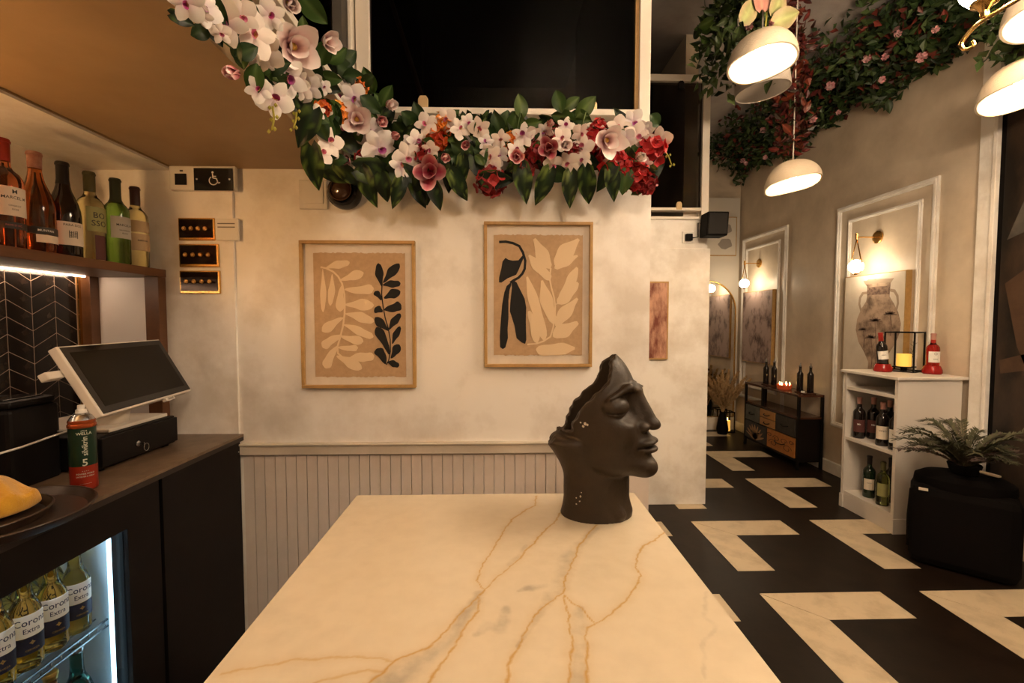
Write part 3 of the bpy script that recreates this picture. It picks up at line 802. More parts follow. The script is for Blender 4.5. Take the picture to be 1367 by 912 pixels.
for (px, py, s, k) in [(249,4,42,0),(272,12,40,2),(301,30,50,0),(338,47,52,1),(352,68,46,1),(366,132,44,0),(383,104,48,2),(409,116,36,2),(322,20,40,1),(360,20,36,0),(398,88,36,1),(345,120,30,0),
        (452,124,40,0),(473,132,36,2),(507,198,46,2),(543,209,36,1),(596,160,28,1),(494,178,36,2),(569,166,28,1),(556,188,26,0),(440,190,34,1),(455,175,30,1),(535,222,30,0),
        (760,219,30,1),(750,186,28,1),(699,181,30,2),(738,219,26,1),(826,171,30,1),(845,162,30,2),(879,188,34,1),(850,180,30,1),(661,223,18,2),(655,210,30,1),(778,197,30,1),(624,163,20,0),
        (836,186,26,2),(614,172,26,1),(640,172,28,1),(668,186,24,1),(712,180,22,0),(463,146,34,0),(430,205,28,1),(486,220,26,2),(820,200,22,1),(575,200,22,1)]:
    p = gpos(px, py, .058); o = link('flower', orchids[k], gl)
    place(o, p, facing(face_dir(p, .1, -.1, .45), rg.uniform(0, 6.28)), s * m_per_px(p) * 1.08)
for (px, py, s, me) in [(593,167,30,hyd_org),(584,185,32,hyd_mix),(566,204,30,hyd_dark),(740,184,28,hyd_dark),(793,190,36,hyd_red),(817,216,40,hyd_red),(866,200,44,hyd_red),(848,236,36,hyd_red),(862,246,28,hyd_dark),
        (655,243,38,hyd_dark),(716,205,34,hyd_dark),(697,224,32,hyd_dark),(683,189,22,hyd_org),(680,204,20,hyd_mix),(488,212,26,hyd_dark),(448,150,26,hyd_org),(428,146,24,hyd_mix),(768,205,26,hyd_dark),(483,115,18,hyd_org),(835,228,30,hyd_red),(800,172,24,hyd_red)]:
    p = gpos(px, py, .030); o = link('flower', me, gl)
    place(o, p, facing(face_dir(p, 0, 0, .5), rg.uniform(0, 6.28)), s * m_per_px(p) * .95)
# leaves read off the photograph: px, py, length px, image angle, mesh
R1, R2, R3 = rose_leaf; P1, P2, P3 = pothos
for a in [(286,10,48,-60,R3),(332,12,44,-60,R2),(329,69,38,20,R3),(364,86,50,5,R3),(340,107,46,-110,R1),(418,12,50,-50,R1),(432,70,40,60,R1),(418,90,44,-80,R3),(458,92,42,-30,R3),(441,104,34,-10,R1),(405,36,28,80,R2),
          (465,78,34,40,R3),(472,102,32,0,R3),(450,74,36,30,R1),(490,108,26,-150,R3),(516,128,34,55,R1),(495,140,36,-40,R3),
          (408,172,60,-120,P3),(420,226,66,-95,P1),(437,176,40,-90,R1),(480,196,62,-20,P2),(493,252,58,-75,P1),(530,258,48,-110,P2),(513,252,44,-80,P3),(566,252,58,-75,P3),(582,262,44,-70,P3),(614,247,46,-60,P2),
          (455,232,60,-20,P1),(510,232,70,-8,P3),(548,236,60,-10,P3),(470,236,50,-40,P2),(445,150,40,-70,R3),
          (695,142,38,95,R2),(686,162,34,70,R1),(697,167,30,-40,R2),(710,165,30,10,R2),(746,135,36,110,R1),(763,138,30,40,R2),(782,143,42,45,R2),(752,157,38,170,R1),(776,156,34,-20,R1),
          (640,183,32,160,R3),(653,178,36,100,R3),(708,196,40,60,yel_leaf),(768,186,46,30,yel_leaf),(636,172,30,60,R3),(664,165,34,110,R3),(610,165,34,-30,R3),(548,160,34,-40,R3),(558,150,30,110,R3),
          (699,246,58,-80,P1),(724,251,56,-110,P2),(761,254,52,-88,P2),(784,250,58,-75,P1),(818,247,50,-80,P2),(834,240,44,-95,R1),(868,232,64,40,P2),(614,250,52,-55,P2),(643,228,50,-60,P3),(839,206,40,-30,P1),
          (666,240,50,-5,P3),(729,223,44,-80,P3),(808,238,46,-120,P3),(878,215,30,60,R3),(560,262,40,-60,P3),(645,205,36,-20,R3),(672,200,38,200,R3),(625,210,40,-100,R3),(618,228,40,-90,P2),(790,218,40,-30,P3),
          (745,232,40,-20,R3),(770,235,38,-30,P3),(683,232,40,190,P3),(600,240,40,-100,P3),(530,215,40,10,R3),(500,222,46,200,R3)]:
    put_leaf(a[0], a[1], a[2] * .86, a[3], a[4], lift=.05 if a[1] > 236 or a[1] < 150 else .035)
# filling leaves deeper in
for k in range(150):
    if k < 40:
        s = rg.random(); px = 235 + 205 * s + rg.uniform(-18, 26); py = 2 + 150 * s + rg.uniform(-22, 22)
    else:
        px = rg.uniform(425, 880); top = 160 if px > 520 else 95; py = rg.uniform(top, 222)
    put_leaf(px, py, rg.uniform(24, 38), rg.uniform(0, 360), rg.choice([R3, R3, P3, P3, P1, R1]), lift=rg.uniform(-.01, .02), tilt=.7)
# small blossoms and buds tucked between the large ones
rf = random.Random(77)
for k in range(34):
    if k < 14:
        s = rf.random(); px = 250 + 190 * s + rf.uniform(-14, 22); py = 6 + 140 * s + rf.uniform(-18, 16)
    else:
        px = rf.uniform(420, 876); py = rf.uniform(168 if px > 520 else 130, 226)
    p = gpos(px, py, rf.uniform(.035, .06)); o = link('flower', rf.choice(orchids), gl)
    place(o, p, facing(face_dir(p, 0, -.1, .5), rf.uniform(0, 6.28)), rf.uniform(18, 27) * m_per_px(p))
for k in range(50):
    px = rf.uniform(400, 880); py = rf.uniform(165 if px > 520 else 120, 226)
    put_leaf(px, py, rf.uniform(18, 30), rf.uniform(0, 360), rf.choice([R1, R2, R3, P1, P2]), lift=rf.uniform(.03, .06), tilt=.6)
# vines
vm = MB()
pts = [gpos(225 + 205*i/7, -5 + 160*i/7, .0) + GO for i in range(8)] + [gpos(440 + 440*i/14, 205 + 10*math.sin(i), 0) + GO for i in range(15)]
vm.tube(pts, .006, 6).build('vine', 'stem_green', gl, smooth=True)
for (a, b, c) in [((700,200),(690,175),(695,150)),((715,178),(752,168),(770,176)),((765,172),(757,150),(748,140)),((770,176),(778,165),(782,150)),((500,150),(508,130),(516,122)),((465,90),(455,110),(470,150))]:
    MB().tube([gpos(*a, .03) + GO, gpos(*b, .045) + GO, gpos(*c, .05) + GO], .0022, 5).build('twig', 'stem_green', gl, smooth=True)
mat('spike_yellow', (.30,.27,.03), .6)
for pp in ([(364,142),(366,158),(363,174)], [(396,150),(395,160),(392,172)], [(884,196),(892,208),(897,221)]):
    mb = MB(); q = [gpos(x, y, .05) + GO for x, y in pp]; mb.tube(q, .0025, 5)
    for i, p in enumerate(q):
        for s in (-1, 1): mb.lathe([(0,-.006),(.0045,0),(0,.006)], 6, Matrix.Translation(p + Vector((.007*s, 0, .003*s))))
    mb.build('flower_spike', 'spike_yellow', gl, smooth=True)
# ------------------------------------------------------------------ bottles (shared builder)
def glass(name, c, rough=0.03, trans=1.0): return mat(name, c, rough, trans=trans, ior=1.45)
glass('glass_rose', (.92,.32,.15)); glass('glass_amber_rose', (.85,.26,.07)); glass('glass_pale', (.93,.86,.50)); glass('glass_green', (.25,.50,.10)); glass('glass_white', (.95,.90,.52))
glass('glass_clear', (.95,.95,.92)); glass('glass_beer', (1.0,.66,.14)); glass('glass_lime', (.62,.72,.22)); glass('glass_red', (.75,.03,.02))
mat('glass_dark', (.010,.006,.005), .08, coat=.3); mat('glass_darkgreen', (.008,.018,.008), .08, coat=.3)
mat('foil_red', (.30,.02,.012), .35); mat('foil_blush', (.50,.30,.24), .5, col2=(.35,.15,.12), nscale=60); mat('foil_black', (.012,.009,.010), .35)
mat('foil_olive', (.09,.085,.03), .4); mat('foil_darkgreen', (.028,.042,.016), .4); mat('foil_plum', (.055,.018,.018), .4); mat('foil_rose', (.42,.20,.16), .4); mat('foil_gold', (.65,.42,.12), .3, .9)
mat('label_cream', (.68,.58,.46), .7); mat('label_olive', (.30,.29,.11), .7); mat('label_tan', (.46,.32,.17), .7); mat('label_white', (.74,.72,.68), .7); mat('label_dark', (.10,.03,.025), .7)
mat('label_grey', (.50,.47,.40), .7); mat('label_navy', (.010,.014,.045), .5); mat('print_navy', (.015,.02,.07), .6); mat('print_gold', (.55,.34,.08), .4, .4); mat('print_pink', (.45,.12,.10), .6)
def bottle_profile(h, r, rn, kind):
    if kind == 'bordeaux':
        return [(0,.004),(r*.6,.004),(r*.92,0),(r,.006),(r,h*.60),(r*.96,h*.645),(r*.78,h*.69),(rn*1.35,h*.725),(rn*1.05,h*.76),(rn,h*.80),(rn,h*.965),(rn*1.12,h*.967),(rn*1.12,h*.985),(rn,h*.987),(rn,h),(0,h)]
    if kind == 'burgundy':
        return [(0,.004),(r*.6,.004),(r*.92,0),(r,.006),(r,h*.44),(r*.97,h*.50),(r*.86,h*.57),(r*.68,h*.64),(r*.50,h*.71),(rn*1.12,h*.77),(rn,h*.82),(rn,h*.965),(rn*1.12,h*.967),(rn*1.12,h*.985),(rn,h),(0,h)]
    if kind == 'beer':
        return [(0,.003),(r*.9,0),(r,.005),(r,h*.52),(r*.97,h*.57),(r*.80,h*.64),(rn*1.2,h*.72),(rn*1.05,h*.80),(rn,h*.96),(rn*1.1,h*.965),(rn*1.1,h*.985),(rn,h),(0,h)]
    if kind == 'oil':
        return [(0,.003),(r*.9,0),(r,.005),(r,h*.62),(r*.95,h*.66),(rn*1.3,h*.72),(rn,h*.76),(rn,h*.88),(rn*1.15,h*.885),(rn*1.15,h*.90),(0,h*.90)]
def arc_band(r, z0, z1, a0, a1, n=14):
    mb = MB(); vs = []; fs = []
    for i in range(n + 1):
        a = a0 + (a1 - a0) * i / n; c, s = math.cos(a), math.sin(a)
        vs += [(r*c, r*s, z0), (r*c, r*s, z1), ((r-.0008)*c, (r-.0008)*s, z0), ((r-.0008)*c, (r-.0008)*s, z1)]
    for i in range(n):
        a, b = 4*i, 4*i+4
        fs += [(a, b, b+1, a+1), (a+2, a+3, b+3, b+2), (a, a+2, b+2, b), (a+1, b+1, b+3, a+3)]
    fs += [(0, 1, 3, 2), (4*n, 4*n+2, 4*n+3, 4*n+1)]
    return mb.add(vs, fs)
def on_cyl(r, fa, zc):
    return lambda x, y: (r * math.cos(fa + x / r), r * math.sin(fa + x / r), zc + y)
def bottle(label, loc, h=.30, r=.037, rn=.0145, kind='bordeaux', body='glass_dark', cap='foil_black', cap_from=.79, labels=(), face=0.0, tilt=None, group=None, name='wine_bottle', cat='bottle', n=22, cork=None, rotq=None):
    t = thing(name, label, cat, loc, 0, group)
    if tilt is not None: t.rotation_euler = tilt
    prof = bottle_profile(h, r, rn, kind)
    MB().lathe(prof, n).build('glass_body', body, t, smooth='auto', world=False)
    if cap:
        cp = [(rn*1.02, h*cap_from)] + [(q[0] + .0009, q[1]) for q in prof if q[1] > h*cap_from and q[0] > 0] + [(rn*.9, h + .0012), (0, h + .0014)]
        MB().lathe(cp, n).build('capsule', cap, t, smooth='auto', world=False)
    for L in labels:
        z0, z1, half, m = L['z0']*h, L['z1']*h, math.radians(L.get('half', 62)), L['m']
        off = math.radians(L.get('off', 0))
        lb = arc_band(r + L.get('lift', .0010), z0, z1, face - half + off, face + half + off).build('label', m, t, smooth='auto', world=False)
        if L.get('text'):
            mb = MB()
            for (s, size, dz) in L['text']:
                add_text(mb, s, size, on_cyl(r + L.get('lift', .0010) + .0004, face + off, (z0+z1)/2 + dz), sx=L.get('sx', 1))
            mb.build('lettering', L.get('ink', 'print_dark'), lb, world=False)
    return t

# ------------------------------------------------------------------ back-bar shelf on the left wall
ZSH = 1.596; XSF = -1.292
sh = thing('bar_shelf', 'dark brown wooden bottle shelf with posts on the left wall', 'shelf', (-1.44, 1.0, ZSH))
MB().box(XL + .001, XSF, -0.3, D - .016, ZSH - .030, ZSH).build('board', 'bronze_wood', sh, bevel=.002)
MB().box(-1.345, XSF - .001, D - .058, D - .018, .953, ZSH - .030).build('post', 'bronze_wood', sh, bevel=.002)
MB().box(XL + .002, -1.545, D - .058, D - .018, .953, ZSH - .030).build('post', 'bronze_wood', sh, bevel=.002)
mat('led_strip', (.8,.6,.55), .4, emit=(1.0,.70,.46), estr=15)
MB().box(-1.556, -1.550, -.3, D - .07, ZSH - .034, ZSH - .030).build('led_strip', 'led_strip', sh)
mat('panel_white', (.80,.75,.72), .5)
o = MB().box(-1.545, -1.345, D - .020, D - .013, .953, ZSH - .031).build('white_panel', 'panel_white'); tag(o, 'plain white panel under the bottle shelf between two brown posts', 'panel')
T = lambda *a: list(a)
zf = -0.35
def shelf_x(px, d): return (px - 668) / 607 * d
bottle('rosé bottle with red capsule and cream label on the bar shelf', (-1.375, 1.315, ZSH), .305, .040, .0150, 'bordeaux', 'glass_rose', 'foil_red', .80,
    [dict(z0=.30, z1=.56, m='label_cream', off=5, text=[('MARCEL M', .0115, .010), ('CINSAULT', .006, -.012), ('ROSE', .006, -.022), ('M', .016, .026)]), dict(z0=.185, z1=.245, half=80, m='print_dark', text=[('PAYS D OC', .007, 0)], ink='print_pink')], zf)
bottle('amber rosé sparkling bottle with pale speckled foil on the bar shelf', (-1.375, 1.402, ZSH), .300, .0425, .0155, 'burgundy', 'glass_amber_rose', 'foil_blush', .84,
    [dict(z0=.19, z1=.26, m='print_dark', half=75, text=[('MUNTAN', .009, 0)], ink='print_white'), dict(z0=.11, z1=.185, half=48, off=18, m='label_cream')], zf)
bottle('dark red wine bottle with black capsule and wide cream label on the bar shelf', (-1.375, 1.488, ZSH), .300, .0415, .0150, 'burgundy', 'glass_dark', 'foil_black', .76,
    [dict(z0=.13, z1=.37, m='label_cream', half=70, text=[('PARA DOS', .010, .026), ('▦', .03, -.004)])], zf)
bottle('pale white wine bottle with olive capsule and green label reading BOSSO', (-1.365, 1.570, ZSH), .296, .038, .0150, 'bordeaux', 'glass_pale', 'foil_olive', .78,
    [dict(z0=.33, z1=.60, m='label_olive', half=50, off=5, text=[('BO', .026, .012), ('SSO', .026, -.014)]), dict(z0=.02, z1=.29, m='label_dark', half=24, off=8)], zf)
bottle('green white wine bottle with dark green capsule and cream label on the bar shelf', (-1.345, 1.648, ZSH), .298, .0375, .0150, 'bordeaux', 'glass_green', 'foil_darkgreen', .70,
    [dict(z0=.30, z1=.55, m='label_grey', half=60, off=5, text=[('MARCEL M', .0105, .008), ('SAUVIGNON', .006, -.010), ('BLANC', .006, -.020)])], zf)
bottle('clear white wine bottle with dark plum capsule and two tan labels on the bar shelf', (-1.340, 1.727, ZSH), .292, .0375, .0145, 'bordeaux', 'glass_white', 'foil_plum', .77,
    [dict(z0=.43, z1=.57, m='label_tan', half=55), dict(z0=.20, z1=.41, m='label_tan', half=55, text=[('BARRAMU', .008, .006)])], zf)
bottle('rosé bottle cut off by the left edge on the bar shelf', (-1.375, 1.225, ZSH), .300, .040, .0150, 'bordeaux', 'glass_rose', 'foil_rose', .80,
    [dict(z0=.28, z1=.56, m='label_cream', off=20, text=[('MARCEL', .0115, .008)])], zf)
for k, (y, hh, lb) in enumerate([(1.27, .268, 'behind the red-capsuled rosé'), (1.36, .262, 'left of the amber sparkling bottle'), (1.45, .258, 'behind the amber sparkling bottle'), (1.545, .262, 'behind the black-capsuled red')]):
    bottle('short dark bottle standing in the back row ' + lb, (-1.515, y, ZSH), hh, .037, .015, 'burgundy', 'glass_dark', 'foil_black', .78, (), zf, group='dark bottles in the back row')
# globe lamp standing on the shelf, nearer the viewer
lp = thing('globe_lamp', 'small globe lamp on the near end of the bar shelf', 'lamp', (-1.44, .62, ZSH))
MB().lathe([(0,0),(.05,0),(.05,.012),(.012,.02),(.010,.06),(0,.06)], 20).build('base', 'brass', lp, smooth='auto', world=False)
mat('globe_lit', (1,.9,.7), .5, emit=WARMER, estr=E_SHELF_LAMP)
MB().lathe([(0,.055)] + [(.045*math.sin(a), .10 - .045*math.cos(a)) for a in [PI*i/12 for i in range(1, 12)]] + [(0,.145)], 20).build('globe', 'globe_lit', lp, smooth=True, world=False)

# ------------------------------------------------------------------ switches and signs on the wall beside the shelf
YW_ = D - 0.012
def plate(mb, px0, py0, px1, py1, y0, t):
    a, b = atY(px0, py1, y0), atY(px1, py0, y0); mb.box(a.x, b.x, y0 - t, y0, a.z, b.z); return a, b
al = thing('alarm_box', 'white alarm unit with a black square button beside the wheelchair sign', 'alarm', atY(251, 256, YW_))
plate_mb = MB(); a, b = plate(plate_mb, 231, 224, 318, 256, YW_, .022); plate_mb.build('housing', 'white_plastic', al, bevel=.006)
m2 = MB(); plate(m2, 234, 232, 249, 247, YW_ - .0225, .003); m2.build('button', 'black_gloss', al, bevel=.001)
m2 = MB(); p = atY(242, 228, YW_ - .023); m2.box(p.x-.006, p.x+.006, p.y-.0006, p.y, p.z-.003, p.z+.003).build('mark', 'print_dark', al)
def chair_symbol(mb, fn):
    mb.add(*[[fn(0.10 + .10*math.cos(a)*r, .58 + .10*math.sin(a)*r) for a in [2*PI*i/12 for i in range(12)] for r in (1,)], [tuple(range(12))]])
    def st(pts, w):
        q = strip_poly(pts, w); mb.add([fn(*p) for p in q], [tuple(range(len(q)))])
    def segs(pts, w):
        for i in range(len(pts)-1): st([pts[i], pts[i+1]], w)
    segs([(.10,.46),(.12,.10),(.42,.06),(.56,-.34),(.72,-.28)], .09)
    segs([(.12,.26),(.40,.24)], .07)
    c = (.16,-.12); segs([(c[0] + .36*math.cos(a), c[1] + .36*math.sin(a)) for a in [math.radians(120 + 15*i) for i in range(17)]], .08)
sg = thing('wheelchair_sign', 'black plate with a white wheelchair symbol under the low ceiling', 'sign', atY(285, 255, YW_ - .026))
m2 = MB(); a, b = plate(m2, 260, 225, 311, 254.5, YW_ - .0225, .004); m2.build('plate', 'black_gloss', sg, bevel=.001)
c_ = (a + b) / 2; m2 = MB(); sy = YW_ - .0272; hh = (b.z - a.z)
chair_symbol(m2, lambda x, y: (c_.x - .006 + x * hh * .52, sy, c_.z + y * hh * .52)); m2.build('symbol', 'print_white', sg)
for s in (-1, 1):
    MB().lathe([(0,0),(.0035,0),(.003,.002),(0,.0025)], 10, Matrix.Translation((c_.x + s*(b.x-a.x)*.42, sy + .0006, c_.z)) @ Matrix.Rotation(PI/2, 4, 'X')).build('screw', 'white_plastic', sg)
def switch_plate(label, x0, y0, x1, y1, n):
    t = thing('switch_plate', label, 'switch', atY((x0+x1)/2, y1, YW_), 0, 'brass switch plates')
    m = MB(); a, b = plate(m, x0, y0, x1, y1, YW_, .008); m.build('rim', 'brass', t, bevel=.003)
    m = MB(); w = b.x - a.x; h = b.z - a.z
    m.box(a.x + w*.035, b.x - w*.05, YW_ - .0095, YW_ - .007, a.z + h*.12, b.z - h*.06).build('face', 'switch_dark', t, bevel=.001)
    for i in range(n):
        cx = a.x + w * (.12 + .76 * (i + .3) / n); cz = a.z + h * .52
        k = MB().lathe([(0,0),(.0085,0),(.0085,.003),(.006,.004),(.006,.002),(0,.002)], 14, Matrix.Translation((cx, YW_ - .0095, cz)) @ Matrix.Rotation(PI/2, 4, 'X')).build('collar', 'brass', t, smooth='auto')
        kb = MB().tube([(cx, YW_ - .011, cz), (cx + .008, YW_ - .028, cz - .002)], [.003, .0045], 8).build('toggle', 'brass', k, smooth='auto')
mat('switch_dark', (.022,.012,.008), .14, .6)
switch_plate('topmost brass four-gang toggle switch plate beside the shelf', 240, 291.5, 288, 321.5, 4)
switch_plate('middle brass toggle switch plate beside the shelf', 241, 326, 293, 357, 4)
switch_plate('lowest brass toggle switch plate beside the shelf', 242, 361.5, 295, 392.5, 4)
th_ = thing('wall_notice', 'small pale plastic plate with two grey lines beside the top switches', 'plate', atY(304, 321, YW_))
m = MB(); a, b = plate(m, 289, 292, 319.5, 321.5, YW_, .007); m.build('plate', 'white_plastic', th_, bevel=.002)
mat('print_grey', (.16,.14,.12), .6)
for q in (.76, .60):
    m = MB(); m.box(a.x + .010, b.x - .014, YW_ - .0078, YW_ - .007, a.z + (b.z-a.z)*q - .002, a.z + (b.z-a.z)*q + .002).build('line', 'print_grey', th_)
bp = thing('blanking_plate', 'square white wall switch half under the garland leaves', 'switch', atY(419, 280, D))
m = MB(); a, b = plate(m, 401, 241, 438, 280, D, .012); m.build('surround', 'white_plastic', bp, bevel=.004)
m = MB(); m.box(a.x + .012, b.x - .014, D - .0165, D - .011, a.z + .02, b.z - .006).build('rocker', 'white_plastic', bp, bevel=.002)
c0 = atY(462, 259, D); wsp = thing('wall_spotlight', 'round black unlit spotlight under the garland', 'spotlight', (c0.x, D, c0.z))
Mx = Matrix.Rotation(PI/2, 4, 'X')
MB().lathe([(0,0),(.062,0),(.064,.008),(.064,.03),(.056,.045),(.046,.046),(.040,.036),(0,.036)], 32, Mx).build('housing', 'black_gloss', wsp, smooth='auto', world=False)
mat('lens_brown', (.06,.028,.016), .08, coat=.5)
MB().lathe([(0,.055),(.02,.052),(.034,.044),(.038,.036),(0,.036)], 28, Matrix.Translation((-.008,0,.006)) @ Mx).build('lens', 'lens_brown', wsp, smooth='auto', world=False)
MB().lathe([(.036,.038),(.040,.046),(.044,.046),(.040,.036)], 28, Matrix.Translation((-.008,0,.006)) @ Mx).build('ring', 'lens_brown', wsp, smooth='auto', world=False)

# ------------------------------------------------------------------ bar counter: worktop, end panel, bottle cooler
ZB = .953; XF = -1.014
mat('worktop', (.105,.068,.042), .38, col2=(.165,.11,.07), nscale=22, bump=.03)
mat('edge_dark', (.02,.013,.010), .5)
wt = thing('bar_worktop', 'dark brown worktop of the back bar along the left wall', 'worktop', (-1.3, .8, ZB - .012))
MB().box(XL + .005, XF, -.6, D - .014, ZB - .010, ZB).build('top', 'worktop', wt, bevel=.001)
MB().box(XL + .005, XF - .001, -.6, D - .014, ZB - .026, ZB - .010).build('edge', 'edge_dark', wt)
mat('cabinet_black', (.0045,.0030,.0028), .5, col2=(.0065,.0045,.004), nscale=12, spec=.2)
cb = thing('bar_cabinet', 'plain black end cabinet of the back bar beside the white boarding', 'cabinet', (-1.3, 1.6, 0))
MB().box(XL + .01, -1.045, 1.385, D - .016, 0, ZB - .026).build('body', 'cabinet_black', cb)
MB().box(-1.045, -1.027, 1.387, D - .018, .05, ZB - .030).build('door', 'cabinet_black', cb, bevel=.001)
MB().lathe([(0,0),(.0025,0),(.002,.0015),(0,.002)], 8, Matrix.Translation((-1.027, 1.79, .885)) @ Matrix.Rotation(PI/2, 4, 'Y')).build('screw', 'white_plastic', cb)
fr = thing('bottle_cooler', 'black under-counter bottle cooler with a lit glass door', 'cooler', (-1.3, .8, 0))
fy0, fy1, fx0, fx1 = .20, 1.375, XL + .02, -1.055
mat('fridge_inner', (.42,.54,.62), .35, bump=.08, bscale=60)
for nm, bx in (('back', (fx0, fx0+.02, fy0, fy1, .06, ZB-.028)), ('bottom', (fx0, fx1, fy0, fy1, .0, .06)), ('side', (fx0+.02, fx1, fy1-.11, fy1, .06, ZB-.028)), ('side', (fx0+.02, fx1, fy0, fy0+.03, .06, ZB-.028)), ('top', (fx0+.02, fx1, fy0+.03, fy1-.11, .845, ZB-.028))):
    MB().box(*bx).build(nm, 'cabinet_black', fr)
for nm, bx in (('liner', (fx0+.02, fx0+.026, fy0+.03, fy1-.11, .06, .845)), ('liner', (fx0+.026, fx1-.03, fy1-.118, fy1-.11, .06, .845))):
    MB().box(*bx).build(nm, 'fridge_inner', fr)
dx0, dx1 = -1.053, -1.027; gy1 = 1.255; gz1 = .828
dr = MB()
for bx in ((dx0, dx1, fy0, fy1 - .002, gz1, ZB-.03), (dx0, dx1, gy1, fy1 - .002, .03, gz1), (dx0, dx1, fy0, fy0+.05, .03, gz1), (dx0, dx1, fy0+.05, gy1, .03, .09)): dr.box(*bx)
dr = dr.build('door_frame', 'cabinet_black', fr)
MB().box(dx0 + .010, dx0 + .014, fy0+.05, gy1, .09, gz1).build('door_glass', 'glass_pane', dr)
mat('led_cool', (.5,.8,1), .4, emit=(.50,.82,1.0), estr=E_FRIDGE)
MB().box(fx1 - .022, fx1 - .016, gy1 - .012, gy1 - .004, .07, .84).build('led_tube', 'led_cool', fr)
mat('led_fill', (.5,.8,1), .4, emit=(.75,.9,1.0), estr=E_FRIDGE * 5)
MB().box(fx1 - .07, fx1 - .05, fy0 + .05, gy1 - .05, .835, .842).build('led_tube', 'led_fill', fr)  # unseen second tube, added to brighten the bottles from above
mat('wire_chrome', (.5,.52,.55), .25, 1.0)
ZR = .575
rk = MB()
for x in np.linspace(fx0 + .05, fx1 - .035, 15): rk.tube([(x, fy0+.05, ZR), (x, fy1-.125, ZR)], .0022, 5)
for y in np.linspace(fy0 + .06, fy1 - .13, 40): rk.tube([(fx1 - .035, y, ZR - .002), (fx1 - .035, y, ZR - .018)], .0015, 4)
for z in (ZR - .018, ZR): rk.tube([(fx1 - .034, fy0+.05, z), (fx1 - .034, fy1-.125, z)], .0035, 6)
rk.build('wire_shelf', 'wire_chrome', fr, smooth=True)
# beers on the wire shelf
ys_b = [1.205, 1.141, 1.077, 1.013, .949]
near = ['nearest the lit door edge', 'second from the lit door edge', 'third from the lit door edge', 'fourth from the lit door edge', 'fifth from the lit door edge']
def beer(label, loc, face):
    return bottle(label, loc, .240, .0295, .0125, 'beer', 'glass_beer', 'foil_gold', .962,
        [dict(z0=.34, z1=.56, m='label_white', half=58, text=[('Corona', .0225, .009), ('Extra', .0165, -.011)], ink='print_navy', sx=.88), dict(z0=.17, z1=.335, m='label_navy', half=58, text=[('CERVEZA', .006, -.010), ('✦', .014, .006)], ink='print_gold')],
        face, name='beer_bottle', group='beer bottles on the wire shelf', n=18)
for k, y in enumerate(ys_b):
    beer('yellow beer bottle, cooler front row, ' + near[k], (-1.128, y, ZR + .0035), -.45)
for k, y in enumerate(ys_b[:5]):
    beer('yellow beer bottle, cooler back row, ' + near[k], (-1.20, y + .006, ZR + .0035), -.45)
rs_ = thing('lower_rack', 'lower wire rack inside the cooler', 'rack', (-1.3, .75, .27))
mb = MB()
for x in np.linspace(fx0 + .05, fx1 - .035, 12): mb.tube([(x, fy0+.05, .27), (x, fy1-.125, .27)], .0022, 5)
mb.tube([(fx1 - .034, fy0+.05, .262), (fx1 - .034, fy1-.125, .262)], .0035, 6)
mb.build('wires', 'wire_chrome', rs_, smooth=True)
glass('glass_bluegreen', (.10,.35,.24))
bottle('green bottle with silver cap on the lower rack nearest the cooler end', (-1.125, 1.195, .2735), .262, .032, .0135, 'beer', 'glass_bluegreen', 'wire_chrome', .95, [dict(z0=.2, z1=.5, m='label_grey', half=60)], -.45, name='cider_bottle', n=18)
bottle('brown bottle with gold cap on the lower rack beside the green one', (-1.125, 1.125, .2735), .25, .031, .0135, 'beer', 'glass_amber_rose', 'foil_gold', .93, [dict(z0=.62, z1=.76, m='label_tan', half=60, lift=-.012), dict(z0=.2, z1=.5, m='label_tan', half=60)], -.45, name='ale_bottle', n=18)
bottle('brown bottle with gold cap on the lower rack, second from the green one', (-1.125, 1.055, .2735), .235, .031, .0135, 'beer', 'glass_amber_rose', 'foil_gold', .93, [dict(z0=.2, z1=.5, m='label_cream', half=60)], -.45, name='ale_bottle', n=18)

# ------------------------------------------------------------------ till on the worktop
mat('till_black', (.005,.004,.004), .45, spec=.2, bump=.02, bscale=200); mat('till_cream', (.70,.64,.56), .4)
dw = thing('cash_drawer', 'black cash drawer with a key under the till screen', 'cash drawer', (-1.36, 1.5, ZB))
MB().box(-1.57, -1.176, 1.345, 1.66, ZB + .008, ZB + .105).build('body', 'till_black', dw, bevel=.004)
MB().box(-1.176, -1.166, 1.347, 1.658, ZB + .015, ZB + .100).build('drawer_front', 'till_black', dw, bevel=.002)
for (x, y) in ((-1.2, 1.37), (-1.2, 1.635), (-1.55, 1.37), (-1.55, 1.635)): MB().lathe([(0,0),(.014,0),(.014,.009),(0,.009)], 12, Matrix.Translation((x, y, ZB))).build('foot', 'black_matte', dw)
ky = MB(); pk = Vector((-1.166, 1.475, ZB + .052))
ky.lathe([(0,0),(.009,0),(.009,.004),(.005,.006),(0,.006)], 14, Matrix.Translation(pk) @ Matrix.Rotation(PI/2, 4, 'Y')); lk = ky.build('lock', 'wire_chrome', dw, smooth='auto')
ky = MB(); ky.box(pk.x + .005, pk.x + .022, pk.y - .001, pk.y + .001, pk.z - .004, pk.z + .004)
ky.tube([pk + Vector((.024, .006 + .010*math.cos(a), -.012 + .012*math.sin(a))) for a in [2*PI*i/14 for i in range(14)]], .0012, 5, closed=True); ky.build('key', 'wire_chrome', lk, smooth='auto')
